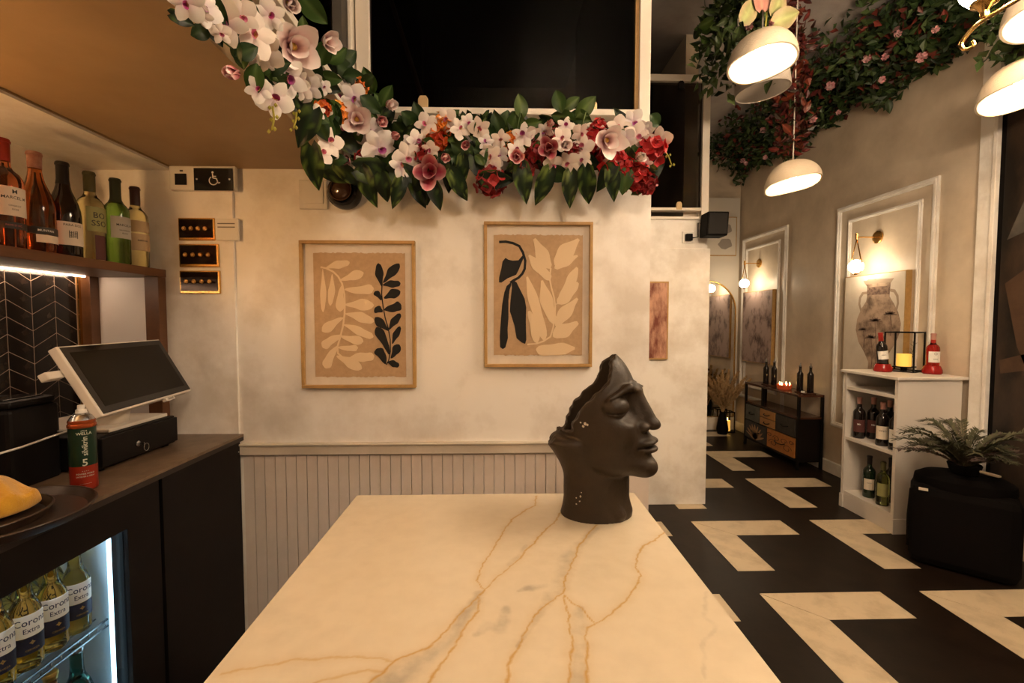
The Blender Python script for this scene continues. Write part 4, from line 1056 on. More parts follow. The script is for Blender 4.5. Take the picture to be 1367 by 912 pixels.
# screen
P0, P1, P2, P3_ = Vector((-1.196,1.237,1.330)), Vector((-1.269,1.719,1.331)), Vector((-1.170,1.763,1.136)), Vector((-1.098,1.281,1.136))
ax = ((P1 - P0) + (P2 - P3_)).normalized(); dn_ = ((P3_ - P0) + (P2 - P1)) / 2; dn_ = (dn_ - ax * dn_.dot(ax)); hgt = dn_.length; dn_.normalize()
nr = ax.cross(-dn_); nr = nr if nr.x > 0 else -nr
cen = (P0 + P1 + P2 + P3_) / 4; wid = (P1 - P0).length * .97
tm = thing('till_screen', 'cream touch-screen till with a dark display tilted back', 'till', (-1.33, 1.5, ZB + .1055))
def obb(mb, u0, u1, v0, v1, n0, n1):
    c = [cen + ax*u + (-dn_)*v + nr*n for n in (n0, n1) for v in (v0, v1) for u in (u0, u1)]
    return mb.add(c, [(0,1,3,2),(4,6,7,5),(0,4,5,1),(2,3,7,6),(0,2,6,4),(1,5,7,3)])
W2, H2 = wid/2, hgt/2
obb(MB(), -W2, W2, -H2, H2, -.026, 0).build('screen_case', 'till_cream', tm, bevel=.004)
obb(MB(), -W2+.006, W2-.006, -H2+.006, H2-.005, -.002, .0012).build('bezel', 'black_gloss', tm)
mat('display_off', (.008,.0055,.003), .25, spec=.15)
obb(MB(), -W2+.028, W2-.028, -H2+.026, H2-.022, 0, .0016).build('display', 'display_off', tm)
obb(MB(), -W2*.55, W2*.55, -H2*.6, H2*.6, -.06, -.026).build('rear_housing', 'till_cream', tm, bevel=.008)
foot_c = cen - nr * .045
MB().box(-1.50, -1.19, 1.40, 1.645, ZB + .1055, ZB + .117).build('foot_plate', 'till_cream', tm, bevel=.003)
mb = MB(); q0 = foot_c + dn_ * (H2*.2); 
mb.tube([q0, Vector((q0.x - .03, q0.y, ZB + .16)), Vector((q0.x - .05, q0.y, ZB + .116))], [.035, .035, .045], 12).build('neck', 'till_cream', tm, smooth='auto')
lh = MB(); e0 = cen - ax * (W2 + .012) - dn_ * (H2 * .15) - nr * .03
obb(lh, -W2 - .045, -W2 + .01, .03, .052, -.05, -.028); lh.build('card_reader', 'till_cream', tm, bevel=.003)
lh = MB(); obb(lh, W2 - .01, W2 + .018, -.02, .05, -.06, -.03); lh.build('side_module', 'till_cream', tm, bevel=.003)
lh = MB(); obb(lh, W2*.30, W2*.52, -H2 - .010, -H2 + .001, -.018, -.004); lh.build('badge', 'till_cream', tm, bevel=.002)
lh = MB(); add_text(lh, 'TEVALIS', .009, lambda x, y: cen + ax*(W2*.41 + x) + (-dn_)*(-H2 - .0045 + y) + nr*(-.0035)); lh.build('lettering', 'print_dark', tm)
# receipt printer
Rp = Matrix.Translation((-1.415, 1.262, ZB)) @ Matrix.Rotation(.05, 4, 'Z')
pr = thing('receipt_printer', 'black receipt printer with a white paper label on top', 'printer', (-1.415, 1.262, ZB))
MB().box(-.150, .150, -.080, .065, 0, .215, Rp).build('body', 'till_black', pr, bevel=.01)
MB().box(-.146, .146, -.076, .061, .216, .236, Rp).build('lid', 'till_black', pr, bevel=.008)
MB().box(-.11, .04, -.035, .01, .236, .2375, Rp).build('paper_label', 'label_white', pr)
MB().box(.055, .125, -.065, .045, .236, .240, Rp).build('paper_slot', 'black_gloss', pr, bevel=.001)
MB().tube([(-1.268, 1.08, ZB + .09), (-1.250, 1.14, ZB + .115), (-1.244, 1.20, ZB + .118), (-1.236, 1.27, ZB + .128), (-1.240, 1.32, ZB + .13), (-1.28, 1.325, ZB + .13)], .0028, 6).build('cable', 'white_plastic', pr, smooth=True)
# hairspray can
cn = thing('spray_can', 'dark green and red hairspray can on the worktop', 'spray can', (-1.108, 1.222, ZB))
rc = .0285
mat('can_green', (.008,.030,.016), .3, .3); mat('can_red', (.33,.030,.014), .3, .5); mat('can_orange', (.45,.10,.030), .25, .7); mat('print_pale', (.55,.55,.45), .5)
MB().lathe([(0,.002),(rc*.9,0),(rc,.004),(rc,.066)], 28).build('lower_band', 'can_red', cn, smooth='auto', world=False)
MB().lathe([(rc,.066),(rc,.166)], 28).build('body', 'can_green', cn, smooth='auto', world=False)
MB().lathe([(rc,.166),(rc+.0012,.168),(rc+.0012,.174),(rc-.001,.177),(rc,.180),(rc,.184),(rc*.9,.187)], 28).build('upper_band', 'can_orange', cn, smooth='auto', world=False)
MB().lathe([(rc*.95,.186),(rc*.75,.196),(rc*.55,.200),(rc*.55,.204),(0,.204)], 28).build('dome', 'wire_chrome', cn, smooth='auto', world=False)
MB().lathe([(rc*.42,.203),(rc*.40,.212),(rc*.28,.214),(rc*.26,.224),(0,.225)], 20).build('nozzle', 'white_plastic', cn, smooth='auto', world=False)
fa = -.72; L = MB()
oc = on_cyl(rc + .0005, fa, 0)
add_text(L, 'silvikrin', .0165, lambda x, y: oc(-y + .001, x + .119)); add_text(L, '5', .026, lambda x, y: oc(x, y + .075)); add_text(L, 'WELLA', .010, lambda x, y: oc(x, y + .152)); add_text(L, '~', .016, lambda x, y: oc(x, y + .160), sx=1.4)
add_text(L, 'POWER HOLD', .0058, lambda x, y: oc(x, y + .046)); add_text(L, '• • • •', .006, lambda x, y: oc(x, y + .053)); add_text(L, 'LACQUER & SPRAY', .0045, lambda x, y: oc(x, y + .039)); add_text(L, '________', .006, lambda x, y: oc(x, y + .022))
L.build('lettering', 'print_pale', cn, world=False)
# trays and cloth
mat('tray_brown', (.030,.017,.011), .32, col2=(.045,.027,.018), nscale=40)
def tray(label, c, r, z):
    t = thing('serving_tray', label, 'tray', (c[0], c[1], z), 0, 'round serving trays')
    MB().lathe([(0,0),(r*.90,0),(r*.985,.016),(r,.020),(r*.975,.021),(r*.89,.005),(0,.005)], 56).build('dish', 'tray_brown', t, smooth='auto', world=False)
    MB().tube([(r*.985*math.cos(a), r*.985*math.sin(a), .0205) for a in [2*PI*i/56 for i in range(56)]], .0028, 6, closed=True).build('rim', 'tray_brown', t, smooth=True, world=False)
tray('larger round brown serving tray lying on the worktop edge', (-1.12, 1.01), .175, ZB)
tray('smaller round brown serving tray stacked under the yellow cloth', (-1.145, .985), .135, ZB + .0055)
mat('cloth_yellow', (.55,.27,.012), .9, col2=(.62,.33,.02), nscale=25, bump=.4, bscale=180, sheen=.3)
cl = MB(); nu, nv = 30, 16
def clothp(u, v, lay):
    x = -1.31 + .245 * u * (1 - .35 * (v - .5) ** 2); y = .955 + .13 * v + .03 * math.sin(3*u)
    bulge = math.sin(PI * v) ** .6
    z = ZB + .012 + (.008 if lay == 0 else .020 + .062 * bulge * (1 - .45 * u ** 3) + .008 * math.sin(9*u + 4*v) + .006 * math.sin(14*v + 3*u))
    return (x, y, z)
for lay in (0, 1):
    vs = [clothp(i/nu, j/nv, lay) for i in range(nu+1) for j in range(nv+1)]
    fs = [(i*(nv+1)+j, (i+1)*(nv+1)+j, (i+1)*(nv+1)+j+1, i*(nv+1)+j+1) for i in range(nu) for j in range(nv)]
    cl.add(vs, fs if lay else [q[::-1] for q in fs])
n1 = (nu+1)*(nv+1)
bord = [i*(nv+1) for i in range(nu+1)] + [nu*(nv+1)+j for j in range(1, nv+1)] + [i*(nv+1)+nv for i in range(nu-1, -1, -1)] + [j for j in range(nv-1, 0, -1)]
cl.f += [(bord[k], bord[(k+1) % len(bord)], bord[(k+1) % len(bord)] + n1, bord[k] + n1) for k in range(len(bord))]
co = cl.build('folded_cloth', 'cloth_yellow', smooth=True, sub=1); tag(co, 'folded mustard-yellow cloth lying on the smaller tray', 'cloth')
fold = None
# ------------------------------------------------------------------ things on and by the second wall
pic = thing('small_painting', 'small rust and blush abstract painting on the far white partition', 'picture', (1.16, D2 - .016, 1.1))
a = atY(868, 480, D2 - .03); b = atY(892.5, 376, D2 - .03); xa = .95
MB().box(xa, b.x, D2 - .040, D2 - .0165, a.z, b.z).build('frame', 'gold_frame', pic, bevel=.002)
mat('art_rust', (.16,.035,.018), .6, col2=(.55,.30,.20), nscale=7, stretch=(2,1,.7), lo=.4, hi=.6)
MB().box(xa + .01, b.x - .012, D2 - .042, D2 - .038, a.z + .012, b.z - .012).build('canvas', 'art_rust', pic)
sk = atY(918, 317, D2); sc_ = thing('wall_socket', 'white plug socket with a black plug under the small window', 'socket', (sk.x, D2, sk.z - .04))
MB().box(sk.x - .043, sk.x + .043, D2 - .011, D2 - .0005, sk.z - .043, sk.z + .043).build('plate', 'white_plastic', sc_, bevel=.003)
MB().box(sk.x - .026, sk.x + .024, D2 - .042, D2 - .011, sk.z - .030, sk.z + .022).build('plug', 'black_matte', sc_, bevel=.006)
sp_ = atY(953, 301, D2 - .08); spk = thing('wall_speaker', 'small black loudspeaker on the corner of the far partition', 'speaker', (sp_.x, D2 - .06, sp_.z - .09))
MB().prism([(-.085,-.085),(.068,-.085),(.078,.085),(-.075,.085)], lambda x, z, h: Vector((sp_.x + x, D2 - .03 - .12*h, sp_.z + z))).build('cabinet', 'black_matte', spk, bevel=.006)
MB().prism([(-.075,-.075),(.060,-.075),(.068,.075),(-.067,.075)], lambda x, z, h: Vector((sp_.x + x, D2 - .150 - .004*h, sp_.z + z))).build('grille', 'black_metal', spk, bevel=.002)
MB().box(1.50, 1.56, D2 - .04, D2 - .0005, sp_.z - .03, sp_.z + .03).build('bracket', 'black_metal', spk)
MB().tube([(sk.x + .02, D2 - .03, sk.z - .01), (sk.x + .07, D2 - .02, sk.z + .0), (sp_.x - .09, D2 - .02, sp_.z + .03), (sp_.x - .06, D2 - .04, sp_.z + .02)], .004, 6).build('lead', 'black_matte', spk, smooth=True)

# ------------------------------------------------------------------ far wall: mirror, print, pampas lantern
YF = DF - .03
mirror = thing('arched_mirror', 'tall arched mirror leaning area on the far wall', 'mirror', (2.63, YF, .17))
mirror['label'] = 'tall arched mirror in a thin gold rim on the far wall'
mat('mirror', (.85,.84,.82), .03, 1.0)
xm0, xm1, zm0, zm1 = 2.24, 2.985, .17, 1.90; rm = (xm1-xm0)/2; cm_ = (xm0+xm1)/2
arch = [(xm0, zm0), (xm1, zm0)] + [(cm_ + rm*math.cos(a), zm1 - rm + rm*math.sin(a)) for a in [PI*i/24 for i in range(25)]]
MB().prism(arch, lambda x, z, h: Vector((x, YF - .001 - .010*h, z))).build('glass', 'mirror', mirror)
MB().tube([(x, YF - .010, z) for x, z in arch], .011, 8, closed=True).build('rim', 'brass', mirror, smooth=True)
fp = thing('far_print', 'pale framed print with grey shapes high on the far wall', 'picture', (2.93, YF, 2.24))
a = atY(948, 342, YF); b = atY(983, 290, YF)
MB().box(a.x - .25, b.x, YF - .022, YF - .001, a.z, b.z).build('frame', 'gold_frame', fp, bevel=.002)
MB().box(a.x - .24, b.x - .012, YF - .024, YF - .020, a.z + .012, b.z - .012).build('paper', 'far_paint', fp)
mat('print_taupe', (.30,.26,.23), .7)
c0 = (a + b) / 2
for dz, s in ((.09, 1), (-.09, 1.1)):
    MB().prism(leaf_poly((c0.x - .02, c0.z + dz - .07), (c0.x + .06, c0.z + dz + .06), .13*s, 3), lambda x, z, h: Vector((x, YF - .0238 - .001*h, z))).build('shape', 'print_taupe', fp)
pv = thing('candle_lantern', 'black wire lantern with a yellow candle on the floor by the mirror', 'lantern', (2.86, 5.62, 0))
def wire_box(mb, w, h, r):
    for x in (-w, w):
        for y in (-w, w): mb.box(x - r, x + r, y - r, y + r, 0, h)
    for z in (r, h - r):
        for s in (-1, 1): mb.box(-w, w, s*w - r, s*w + r, z - r, z + r); mb.box(s*w - r, s*w + r, -w, w, z - r, z + r)
    return mb
wire_box(MB(), .06, .26, .006).build('wire_frame', 'black_metal', pv, world=False)
mat('candle_lit', (.85,.55,.12), .6, emit=(1,.50,.08), estr=.25); mat('flame', (1,.8,.4), .5, emit=(1,.62,.2), estr=9)
MB().lathe([(0,.012),(.036,.012),(.038,.02),(.036,.14),(.02,.136),(0,.134)], 18).build('candle', 'candle_lit', pv, smooth='auto', world=False)
MB().lathe([(0,.14),(.006,.15),(.003,.168),(0,.176)], 8).build('flame', 'flame', pv, smooth=True, world=False)
vs_ = thing('pampas_vase', 'slim vase of dried tan pampas grass in front of the mirror', 'pampas grass', (2.74, 5.50, 0))
MB().lathe([(0,0),(.055,0),(.07,.06),(.05,.20),(.032,.26),(.036,.28),(.028,.27),(0,.25)], 20).build('vase', 'black_matte', vs_, smooth='auto', world=False)
mat('pampas', (.40,.25,.11), .9, col2=(.55,.37,.18), nscale=30)
rp_ = random.Random(9)
for k in range(22):
    a = 2*PI*k/22*3 + rp_.uniform(-.2,.2); lean = rp_.uniform(.12, .36); top = rp_.uniform(.52, .80)
    mb = MB(); p = [Vector((lean*math.cos(a)*s**1.4*.95, lean*math.sin(a)*s**1.4*.6, .24 + (top-.24)*s)) for s in [i/6 for i in range(7)]]
    mb.tube(p, .0022, 4)
    for q in range(320):
        s = rp_.uniform(.35, 1.0); i = min(5, int(s*6)); b0 = p[i].lerp(p[i+1], s*6 - i); d = (p[i+1]-p[i]).normalized()
        L = .085 * (1.25 - s); dv = (d + Vector((rp_.uniform(-1,1), rp_.uniform(-1,1), rp_.uniform(-.6,.3))) * .8).normalized() * L
        sd = dv.cross(Vector((rp_.uniform(-1,1), 1, rp_.uniform(-1,1)))).normalized() * .0055
        mb.add([b0 - sd*.5, b0 + sd*.5, b0 + dv*.6 + sd, b0 + dv, b0 + dv*.6 - sd], [(0,1,2,3,4)])
    mb.build('plume', 'pampas', vs_, world=False)

# ------------------------------------------------------------------ wall canvases
def canvas(label, y0, y1, z0, z1, m, name='wall_canvas'):
    t = thing(name, label, 'picture', (XR - .0005, (y0+y1)/2, z0))
    MB().box(XR - .045, XR - .001, y0, y1, z0, z1).build('frame', 'gold_frame', t, bevel=.001)
    MB().box(XR - .047, XR - .044, y0 + .008, y1 - .008, z0 + .008, z1 - .008).build('canvas', m, t)
    return t
mat('canvas_pale', (.60,.53,.44), .7, col2=(.66,.59,.50), nscale=9, bump=.04, bscale=200)
mat('canvas_worn', (.10,.06,.055), .7, col2=(.42,.31,.28), nscale=5, stretch=(1,1.6,1), lo=.36, hi=.52, detail=10)
vz = canvas('tall canvas with a two-handled palm-tree vase on the right wall', 3.30, 3.90, .94, 1.775, 'canvas_pale')
canvas('distressed mauve abstract canvas on the right wall near the mirror', 4.95, 5.56, .905, 1.745, 'canvas_worn')
# painted vase: outline from the photograph, laid on the canvas
def vpt(cx, cy):
    p = atX(1120 + cx / 3.8, 280 + cy / 3.8, XR - .0475); return (p.y, p.z)
vase = [(150,352),(278,348),(262,372),(256,440),(278,475),(300,520),(314,575),(308,625),(285,680),(252,730),(232,770),(222,808),(146,808),(148,772),(126,720),(98,670),(85,610),(92,555),(112,505),(138,465),(142,445),(143,390),(130,372)]
vb = vz
mat('vase_print', (.13,.085,.06), .8, col2=(.44,.32,.235), nscale=7, lo=.38, hi=.56, detail=8); mat('vase_band', (.10,.06,.045), .8, col2=(.30,.2,.15), nscale=40); mat('vase_rim', (.36,.27,.20), .8)
def flat(name, pts, m, lift=.0012):
    MB().prism([vpt(*q) for q in pts], lambda y, z, h: Vector((XR - .0465 - lift*h, y, z))).build(name, m, vb)
flat('vase_print', vase, 'vase_print')
flat('neck_band', [(145,395),(258,385),(257,428),(143,434)], 'vase_band', .0018)
flat('rim_band', [(124,362),(278,347),(262,368),(134,380)], 'vase_rim', .0018)
for q in ([(145,415),(118,418),(102,445),(98,480),(108,515),(116,508),(108,478),(112,448),(124,430),(145,428)], [(258,400),(285,405),(302,435),(304,475),(296,508),(288,500),(294,472),(290,440),(278,420),(258,415)]): flat('handle', q, 'vase_rim')
rr = random.Random(4)
for (bx, by, hgt_, s) in ((165,800,150,1), (185,795,230,1.1), (125,700,90,.8), (262,640,110,1.0), (215,720,70,.7)):
    flat('palm_trunk', strip_poly([(bx, by), (bx + 4, by - hgt_*.5), (bx - 2, by - hgt_)], 5), 'vase_band', .0020)
    for k in range(7):
        a = math.radians(200 + 140 * k / 6 - 360); flat('palm_frond', leaf_poly((bx - 2, by - hgt_), (bx - 2 + 36*s*math.cos(a), by - hgt_ + 30*s*math.sin(a) + 12*s), 9*s, k), 'vase_band', .0022)

# ------------------------------------------------------------------ wall sconces
mat('sconce_globe', (1,.95,.85), .4, emit=(1.0,.80,.54), estr=E_SCONCE)
def sconce(label, y, z):
    t = thing('wall_sconce', label, 'wall light', (XR, y, z), 0, 'brass loop sconces')
    Ry = Matrix.Rotation(-PI/2, 4, 'Y')
    MB().lathe([(0,0),(.050,0),(.050,.010),(.042,.016),(.02,.018),(0,.018)], 26, Ry).build('wall_plate', 'brass', t, smooth='auto', world=False)
    MB().tube([(-.016,0,0),(-.175,0,0)], .006, 8).tube([(-.175,0,.03),(-.175,0,-.02)], .011, 10).build('arm', 'brass', t, smooth='auto', world=False)
    zb_ = -.235; R_ = .062
    pts = [(-.175, 0, -.015)] + [(-.175, R_*math.sin(a)*1.02, zb_ + R_*math.cos(a)*1.02) for a in [math.radians(62 + (360-124)*i/24) for i in range(25)]] + [(-.175, 0, -.015)]
    MB().tube(pts, .0045, 6).build('loop', 'brass', t, smooth=True, world=False)
    MB().lathe([(0,-.052)] + [(.052*math.sin(q), -.052*math.cos(q)) for q in [PI*i/14 for i in range(1,14)]] + [(0,.052)], 20, Matrix.Translation((-.175,0,zb_))).build('globe', 'sconce_globe', t, smooth=True, world=False)
    MB().lathe([(0,-.058),(.014,-.058),(.016,-.046),(0,-.046)], 12, Matrix.Translation((-.175,0,zb_))).build('finial', 'brass', t, smooth='auto', world=False)
sconce('brass loop wall light with a lit globe above the vase canvas', 3.62, 2.07)
sconce('brass loop wall light with a lit globe above the distressed mauve canvas', 5.30, 2.07)

# ------------------------------------------------------------------ sideboard
mat('side_wood', (.050,.018,.010), .22, col2=(.085,.032,.016), nscale=16, stretch=(1,.2,1)); mat('drawer_teal', (.055,.060,.052), .5, col2=(.10,.10,.085), nscale=20); mat('drawer_orange', (.36,.13,.025), .5, col2=(.43,.17,.04), nscale=24)
mat('drawer_dark', (.020,.018,.016), .5, col2=(.04,.035,.03), nscale=25); mat('drawer_tan', (.38,.19,.06), .5); mat('drawer_print', (.035,.014,.006), .6); mat('leaf_print', (.34,.20,.10), .6)
sx0, sx1, sy0, sy1, sh_ = 2.77, XR - .026, 4.13, 5.06, .708
sb = thing('sideboard', 'black metal sideboard with patterned drawers under the mauve canvas', 'sideboard', ((sx0+sx1)/2, (sy0+sy1)/2, 0))
MB().box(sx0, sx1, sy0, sy1, sh_ - .022, sh_).build('top', 'side_wood', sb, bevel=.002)
MB().box(sx0 + .005, sx1, sy0 + .005, sy1 - .005, .478, .496).build('shelf', 'side_wood', sb)
for x in (sx0, sx1 - .022):
    for y in (sy0, sy1 - .022): MB().box(x, x + .022, y, y + .022, 0, sh_ - .022).build('leg', 'black_metal', sb)
MB().box(sx0, sx0 + .02, sy0 + .35*(sy1-sy0)+.26, sy0 + .35*(sy1-sy0)+.28, .496, sh_ - .022).build('upright', 'black_metal', sb)
MB().box(sx0 + .012, sx1, sy0 + .012, sy1 - .012, .07, .478).build('carcass', 'black_metal', sb)
wS = sy1 - sy0 - .06; ya = sy0 + .03
def drawer(f0, f1, z0, z1, m, deco):
    y0, y1 = ya + wS*f0 + .008, ya + wS*f1 - .008
    d = MB().box(sx0 - .006, sx0 + .013, y0, y1, z0, z1).build('drawer', m, sb, bevel=.002)
    yc, zc = (y0+y1)/2, (z0+z1)/2; ww, hh = y1-y0, z1-z0
    P = lambda pts, nm, mm: MB().prism([(yc + u*ww, zc + v*hh) for u, v in pts], lambda y, z, h: Vector((sx0 - .0055 - .0012*h, y, z))).build(nm, mm, d)
    if deco == 'leaf':
        for k in range(9):
            a = math.radians(20 + 17.5*k); P([(q[0], q[1]) for q in leaf_poly((.02, -.45), (.02 + .46*math.cos(a), -.45 + .85*math.sin(a)), .10, k)], 'leaf_print', 'leaf_print')
    if deco == 'scroll':
        for s in (-1, 1):
            for (cx, cy, r) in ((.14,.12,.13),(.26,-.18,.16),(.40,.20,.09)):
                for part in range(1):
                    P(strip_poly([(s*(cx + r*(1-q*.045)*math.cos(q*.5)), cy + 1.2*r*(1-q*.045)*math.sin(q*.5)) for q in range(15)], .022), 'scroll_print', 'drawer_print')
    hb = MB().tube([(sx0 - .006, yc + ww*.18, zc), (sx0 - .024, yc + ww*.13, zc - .006), (sx0 - .026, yc, zc - .012), (sx0 - .024, yc - ww*.13, zc - .006), (sx0 - .006, yc - ww*.18, zc)], .005, 6).build('handle', 'black_metal', d, smooth=True)
# fractions run from the near end (0) to the far end (1)
drawer(.68, 1.0, .30, .465, 'drawer_teal', None); drawer(.36, .68, .385, .465, 'drawer_tan', None); drawer(.36, .68, .30, .377, 'drawer_tan', None); drawer(0, .36, .30, .465, 'drawer_dark', None)
drawer(.52, 1.0, .10, .288, 'drawer_dark', 'leaf'); drawer(0, .52, .10, .288, 'drawer_orange', 'scroll')
def tray_wood(label, x, y): return tag(MB().box(x - .05, x + .05, y - .085, y + .085, sh_, sh_ + .012).build('wooden_board', 'side_wood', bevel=.004), label, 'board')
tray_wood('small wooden board under the far pair of dark bottles on the sideboard', 2.88, 4.76); tray_wood('small wooden board under the near pair of dark bottles on the sideboard', 2.90, 4.235)
def oil(label, x, y):
    b = bottle(label, (x, y, sh_ + .0122), .265, .028, .012, 'oil', 'glass_dark', None, name='oil_bottle', group='oil bottles on the sideboard', n=16)
    MB().lathe([(0,.238),(.0135,.238),(.0135,.25),(.006,.253),(.0045,.275),(0,.277)], 12).build('pourer', 'wire_chrome', b, smooth='auto', world=False)
oil('dark oil bottle with pourer, far end of the sideboard, left one', 2.855, 4.80); oil('dark oil bottle with pourer, far end of the sideboard, right one', 2.90, 4.73)
oil('dark oil bottle with pourer, near end of the sideboard, left one', 2.875, 4.275); oil('dark oil bottle with pourer, near end of the sideboard, right one', 2.925, 4.20)
cbw = thing('candle_bowl', 'red glass bowl candle with several lit wicks on the sideboard', 'candle', (2.87, 4.505, sh_))
mat('bowl_red', (.40,.045,.018), .15, emit=(1,.16,.03), estr=.04)
MB().lathe([(0,0),(.055,0),(.066,.015),(.07,.045),(.064,.045),(.06,.036),(0,.036)], 28).build('bowl', 'bowl_red', cbw, smooth='auto', world=False)
for (x, y) in ((.03,.02),(-.03,.03),(0,-.035),(.035,-.03),(-.04,-.02)):
    MB().lathe([(0,.04),(.005,.05),(.0025,.066),(0,.074)], 8, Matrix.Translation((x, y, 0))).build('flame', 'flame', cbw, smooth=True, world=False)
tl = thing('tealight', 'small white tealight beside the near oil bottles on the sideboard', 'candle', (2.855, 4.20, sh_ + .0122))
MB().lathe([(0,0),(.017,0),(.017,.014),(.014,.012),(0,.011)], 16).build('cup', 'white_plastic', tl, smooth='auto', world=False)
MB().tube([(0,0,.011),(0,.001,.018)], .001, 5).build('wick', 'black_matte', tl, world=False)

# ------------------------------------------------------------------ white bookcase
bx0, bx1, by0, by1, bh = 2.572, XR - .012, 2.862, 3.325, 1.035
bc = thing('bookcase', 'white painted bookcase with bottles against the right wall', 'bookcase', ((bx0+bx1)/2, (by0+by1)/2, 0))
mat('bookcase_white', (.66,.61,.56), .4, bump=.02)
MB().box(bx0 - .02, bx1, by0 - .018, by1 + .018, bh - .020, bh).build('top', 'bookcase_white', bc, bevel=.005)
MB().box(bx0, bx1 - .03, by0, by0 + .024, 0, bh - .02).build('side_panel', 'bookcase_white', bc, bevel=.001)
MB().box(bx0, bx1 - .03, by1 - .024, by1, 0, bh - .02).build('side_panel', 'bookcase_white', bc, bevel=.001)
MB().box(bx1 - .044, bx1 - .03, by0 + .024, by1 - .024, .06, bh - .02).build('back', 'bookcase_white', bc)
for z0 in (.890, .515, .105): MB().box(bx0 + .004, bx1 - .044, by0 + .024, by1 - .024, z0, z0 + .022).build('shelf', 'bookcase_white', bc, bevel=.001)
MB().box(bx0 + .003, bx0 + .02, by0 + .024, by1 - .024, 0, .105).build('plinth', 'bookcase_white', bc)
MB().box(bx0 - .008, bx1 - .03, by0 - .010, by0, 0, .100).build('skirting', 'bookcase_white', bc, bevel=.002)
MB().box(bx0 - .008, bx0, by1 - .03, by1 + .004, 0, .10).build('skirting', 'bookcase_white', bc, bevel=.002)
fcb = math.radians(205)
for (x, y, cp, lm, lb) in [(2.64,3.255,'foil_rose','label_dark','with the dark red label, farthest on the middle shelf of the bookcase'),(2.725,3.23,'foil_rose','label_dark','second from the far end on the middle shelf of the bookcase'),
        (2.64,3.05,'foil_rose','label_cream','with a big cream label in the middle of the bookcase shelf'),(2.75,3.12,'foil_rose','label_cream','half hidden behind the cream-labelled one on the middle shelf'),(2.64,2.945,'foil_rose','label_white','tucked behind the bookcase near side on the middle shelf')]:
    bottle('dark wine bottle ' + lb, (x, y, .5372), .30, .038, .0148, 'bordeaux', 'glass_dark', cp, .84, [dict(z0=.16, z1=.46, m=lm, half=60, text=[('Mb' if lm == 'label_dark' else 'VINO', .018, .012)], ink='print_white' if lm == 'label_dark' else 'print_dark')], math.radians(232), group='wine bottles in the bookcase')
bottle('dark green wine bottle on the lowest bookcase shelf', (2.66, 3.17, .1272), .30, .038, .0148, 'bordeaux', 'glass_darkgreen', 'foil_black', .80, [dict(z0=.20, z1=.46, m='label_cream', half=50, text=[('TINTO', .010, .01)])], math.radians(232), group='wine bottles in the bookcase')
bottle('lime white wine bottle on the lowest bookcase shelf', (2.64, 3.03, .1272), .30, .038, .0148, 'bordeaux', 'glass_lime', 'foil_olive', .80, [dict(z0=.22, z1=.52, m='label_olive', half=50)], math.radians(232), group='wine bottles in the bookcase')
bottle('dark wine bottle behind the lime one on the lowest bookcase shelf', (2.74, 3.08, .1272), .31, .038, .0148, 'bordeaux', 'glass_dark', 'foil_black', .80, (), math.radians(232), group='wine bottles in the bookcase')
# on top of it: two bottles resting in red stands and a lantern
mat('stand_red', (.42,.015,.012), .18, trans=.35)
def stand(label, x, y):
    t = thing('bottle_stand', label, 'stand', (x, y, bh + .0002))
    MB().lathe([(0,0),(.05,0),(.056,.008),(.054,.03),(.046,.05),(.043,.056),(.040,.05),(.044,.03),(.040,.012),(0,.010)], 26).build('cup', 'stand_red', t, smooth='auto', world=False)
    return t
stand('red glass coaster cup holding the red-capped wine bottle on the bookcase', 2.735, 3.175); stand('red glass coaster cup holding the rosé bottle on the bookcase', 2.955, 3.03)
bottle('dark wine bottle with a red capsule leaning in its red holder on the bookcase', (2.742, 3.175, bh + .0115), .27, .034, .0140, 'bordeaux', 'glass_dark', 'foil_red', .77, [dict(z0=.30, z1=.52, m='label_white', half=60, text=[('VINO', .012, 0)])], math.radians(245), tilt=(0, -.13, 0))
bottle('rosé bottle with a white label standing in a red holder on the bookcase', (2.956, 3.03, bh + .0115), .265, .036, .0140, 'bordeaux', 'glass_red', 'foil_rose', .84, [dict(z0=.26, z1=.54, m='label_white', half=60, text=[('●', .022, .02), ('ROSE', .01, -.015)])], math.radians(250))
ln = thing('table_lantern', 'black wire lantern with a yellow candle and sprig on the bookcase', 'lantern', (2.905, 3.195, bh), .5)
wire_box(MB(), .085, .285, .0045).build('wire_frame', 'black_metal', ln, world=False)
MB().box(-.055, .055, -.055, .055, .028, .036).build('tray', 'black_metal', ln, world=False)
MB().tube([(0,0,.004),(0,0,.03)], .02, 10).box(-.085,.085,-.004,.004,.002,.008).build('stem', 'black_metal', ln, world=False)
MB().lathe([(0,.0365),(.042,.0365),(.043,.045),(.042,.125),(.03,.121),(0,.12)], 22).build('candle', 'candle_lit', ln, smooth='auto', world=False)
mat('sprig', (.05,.06,.02), .7)
mb = MB(); rr = random.Random(2)
for k in range(26):
    s = k/26; p = Vector((.045 + .02*s, -.03, .04 + .17*s)); dv = Vector((rr.uniform(-.03,.03), rr.uniform(-.02,.02), .025)); sd = dv.cross(Vector((0,1,0))).normalized()*.003
    mb.add([p, p + dv*.5 + sd, p + dv, p + dv*.5 - sd], [(0,1,2,3)])
mb.tube([(.045,-.03,.036),(.065,-.03,.21)], .0015, 5).build('sprig', 'sprig', ln, world=False)

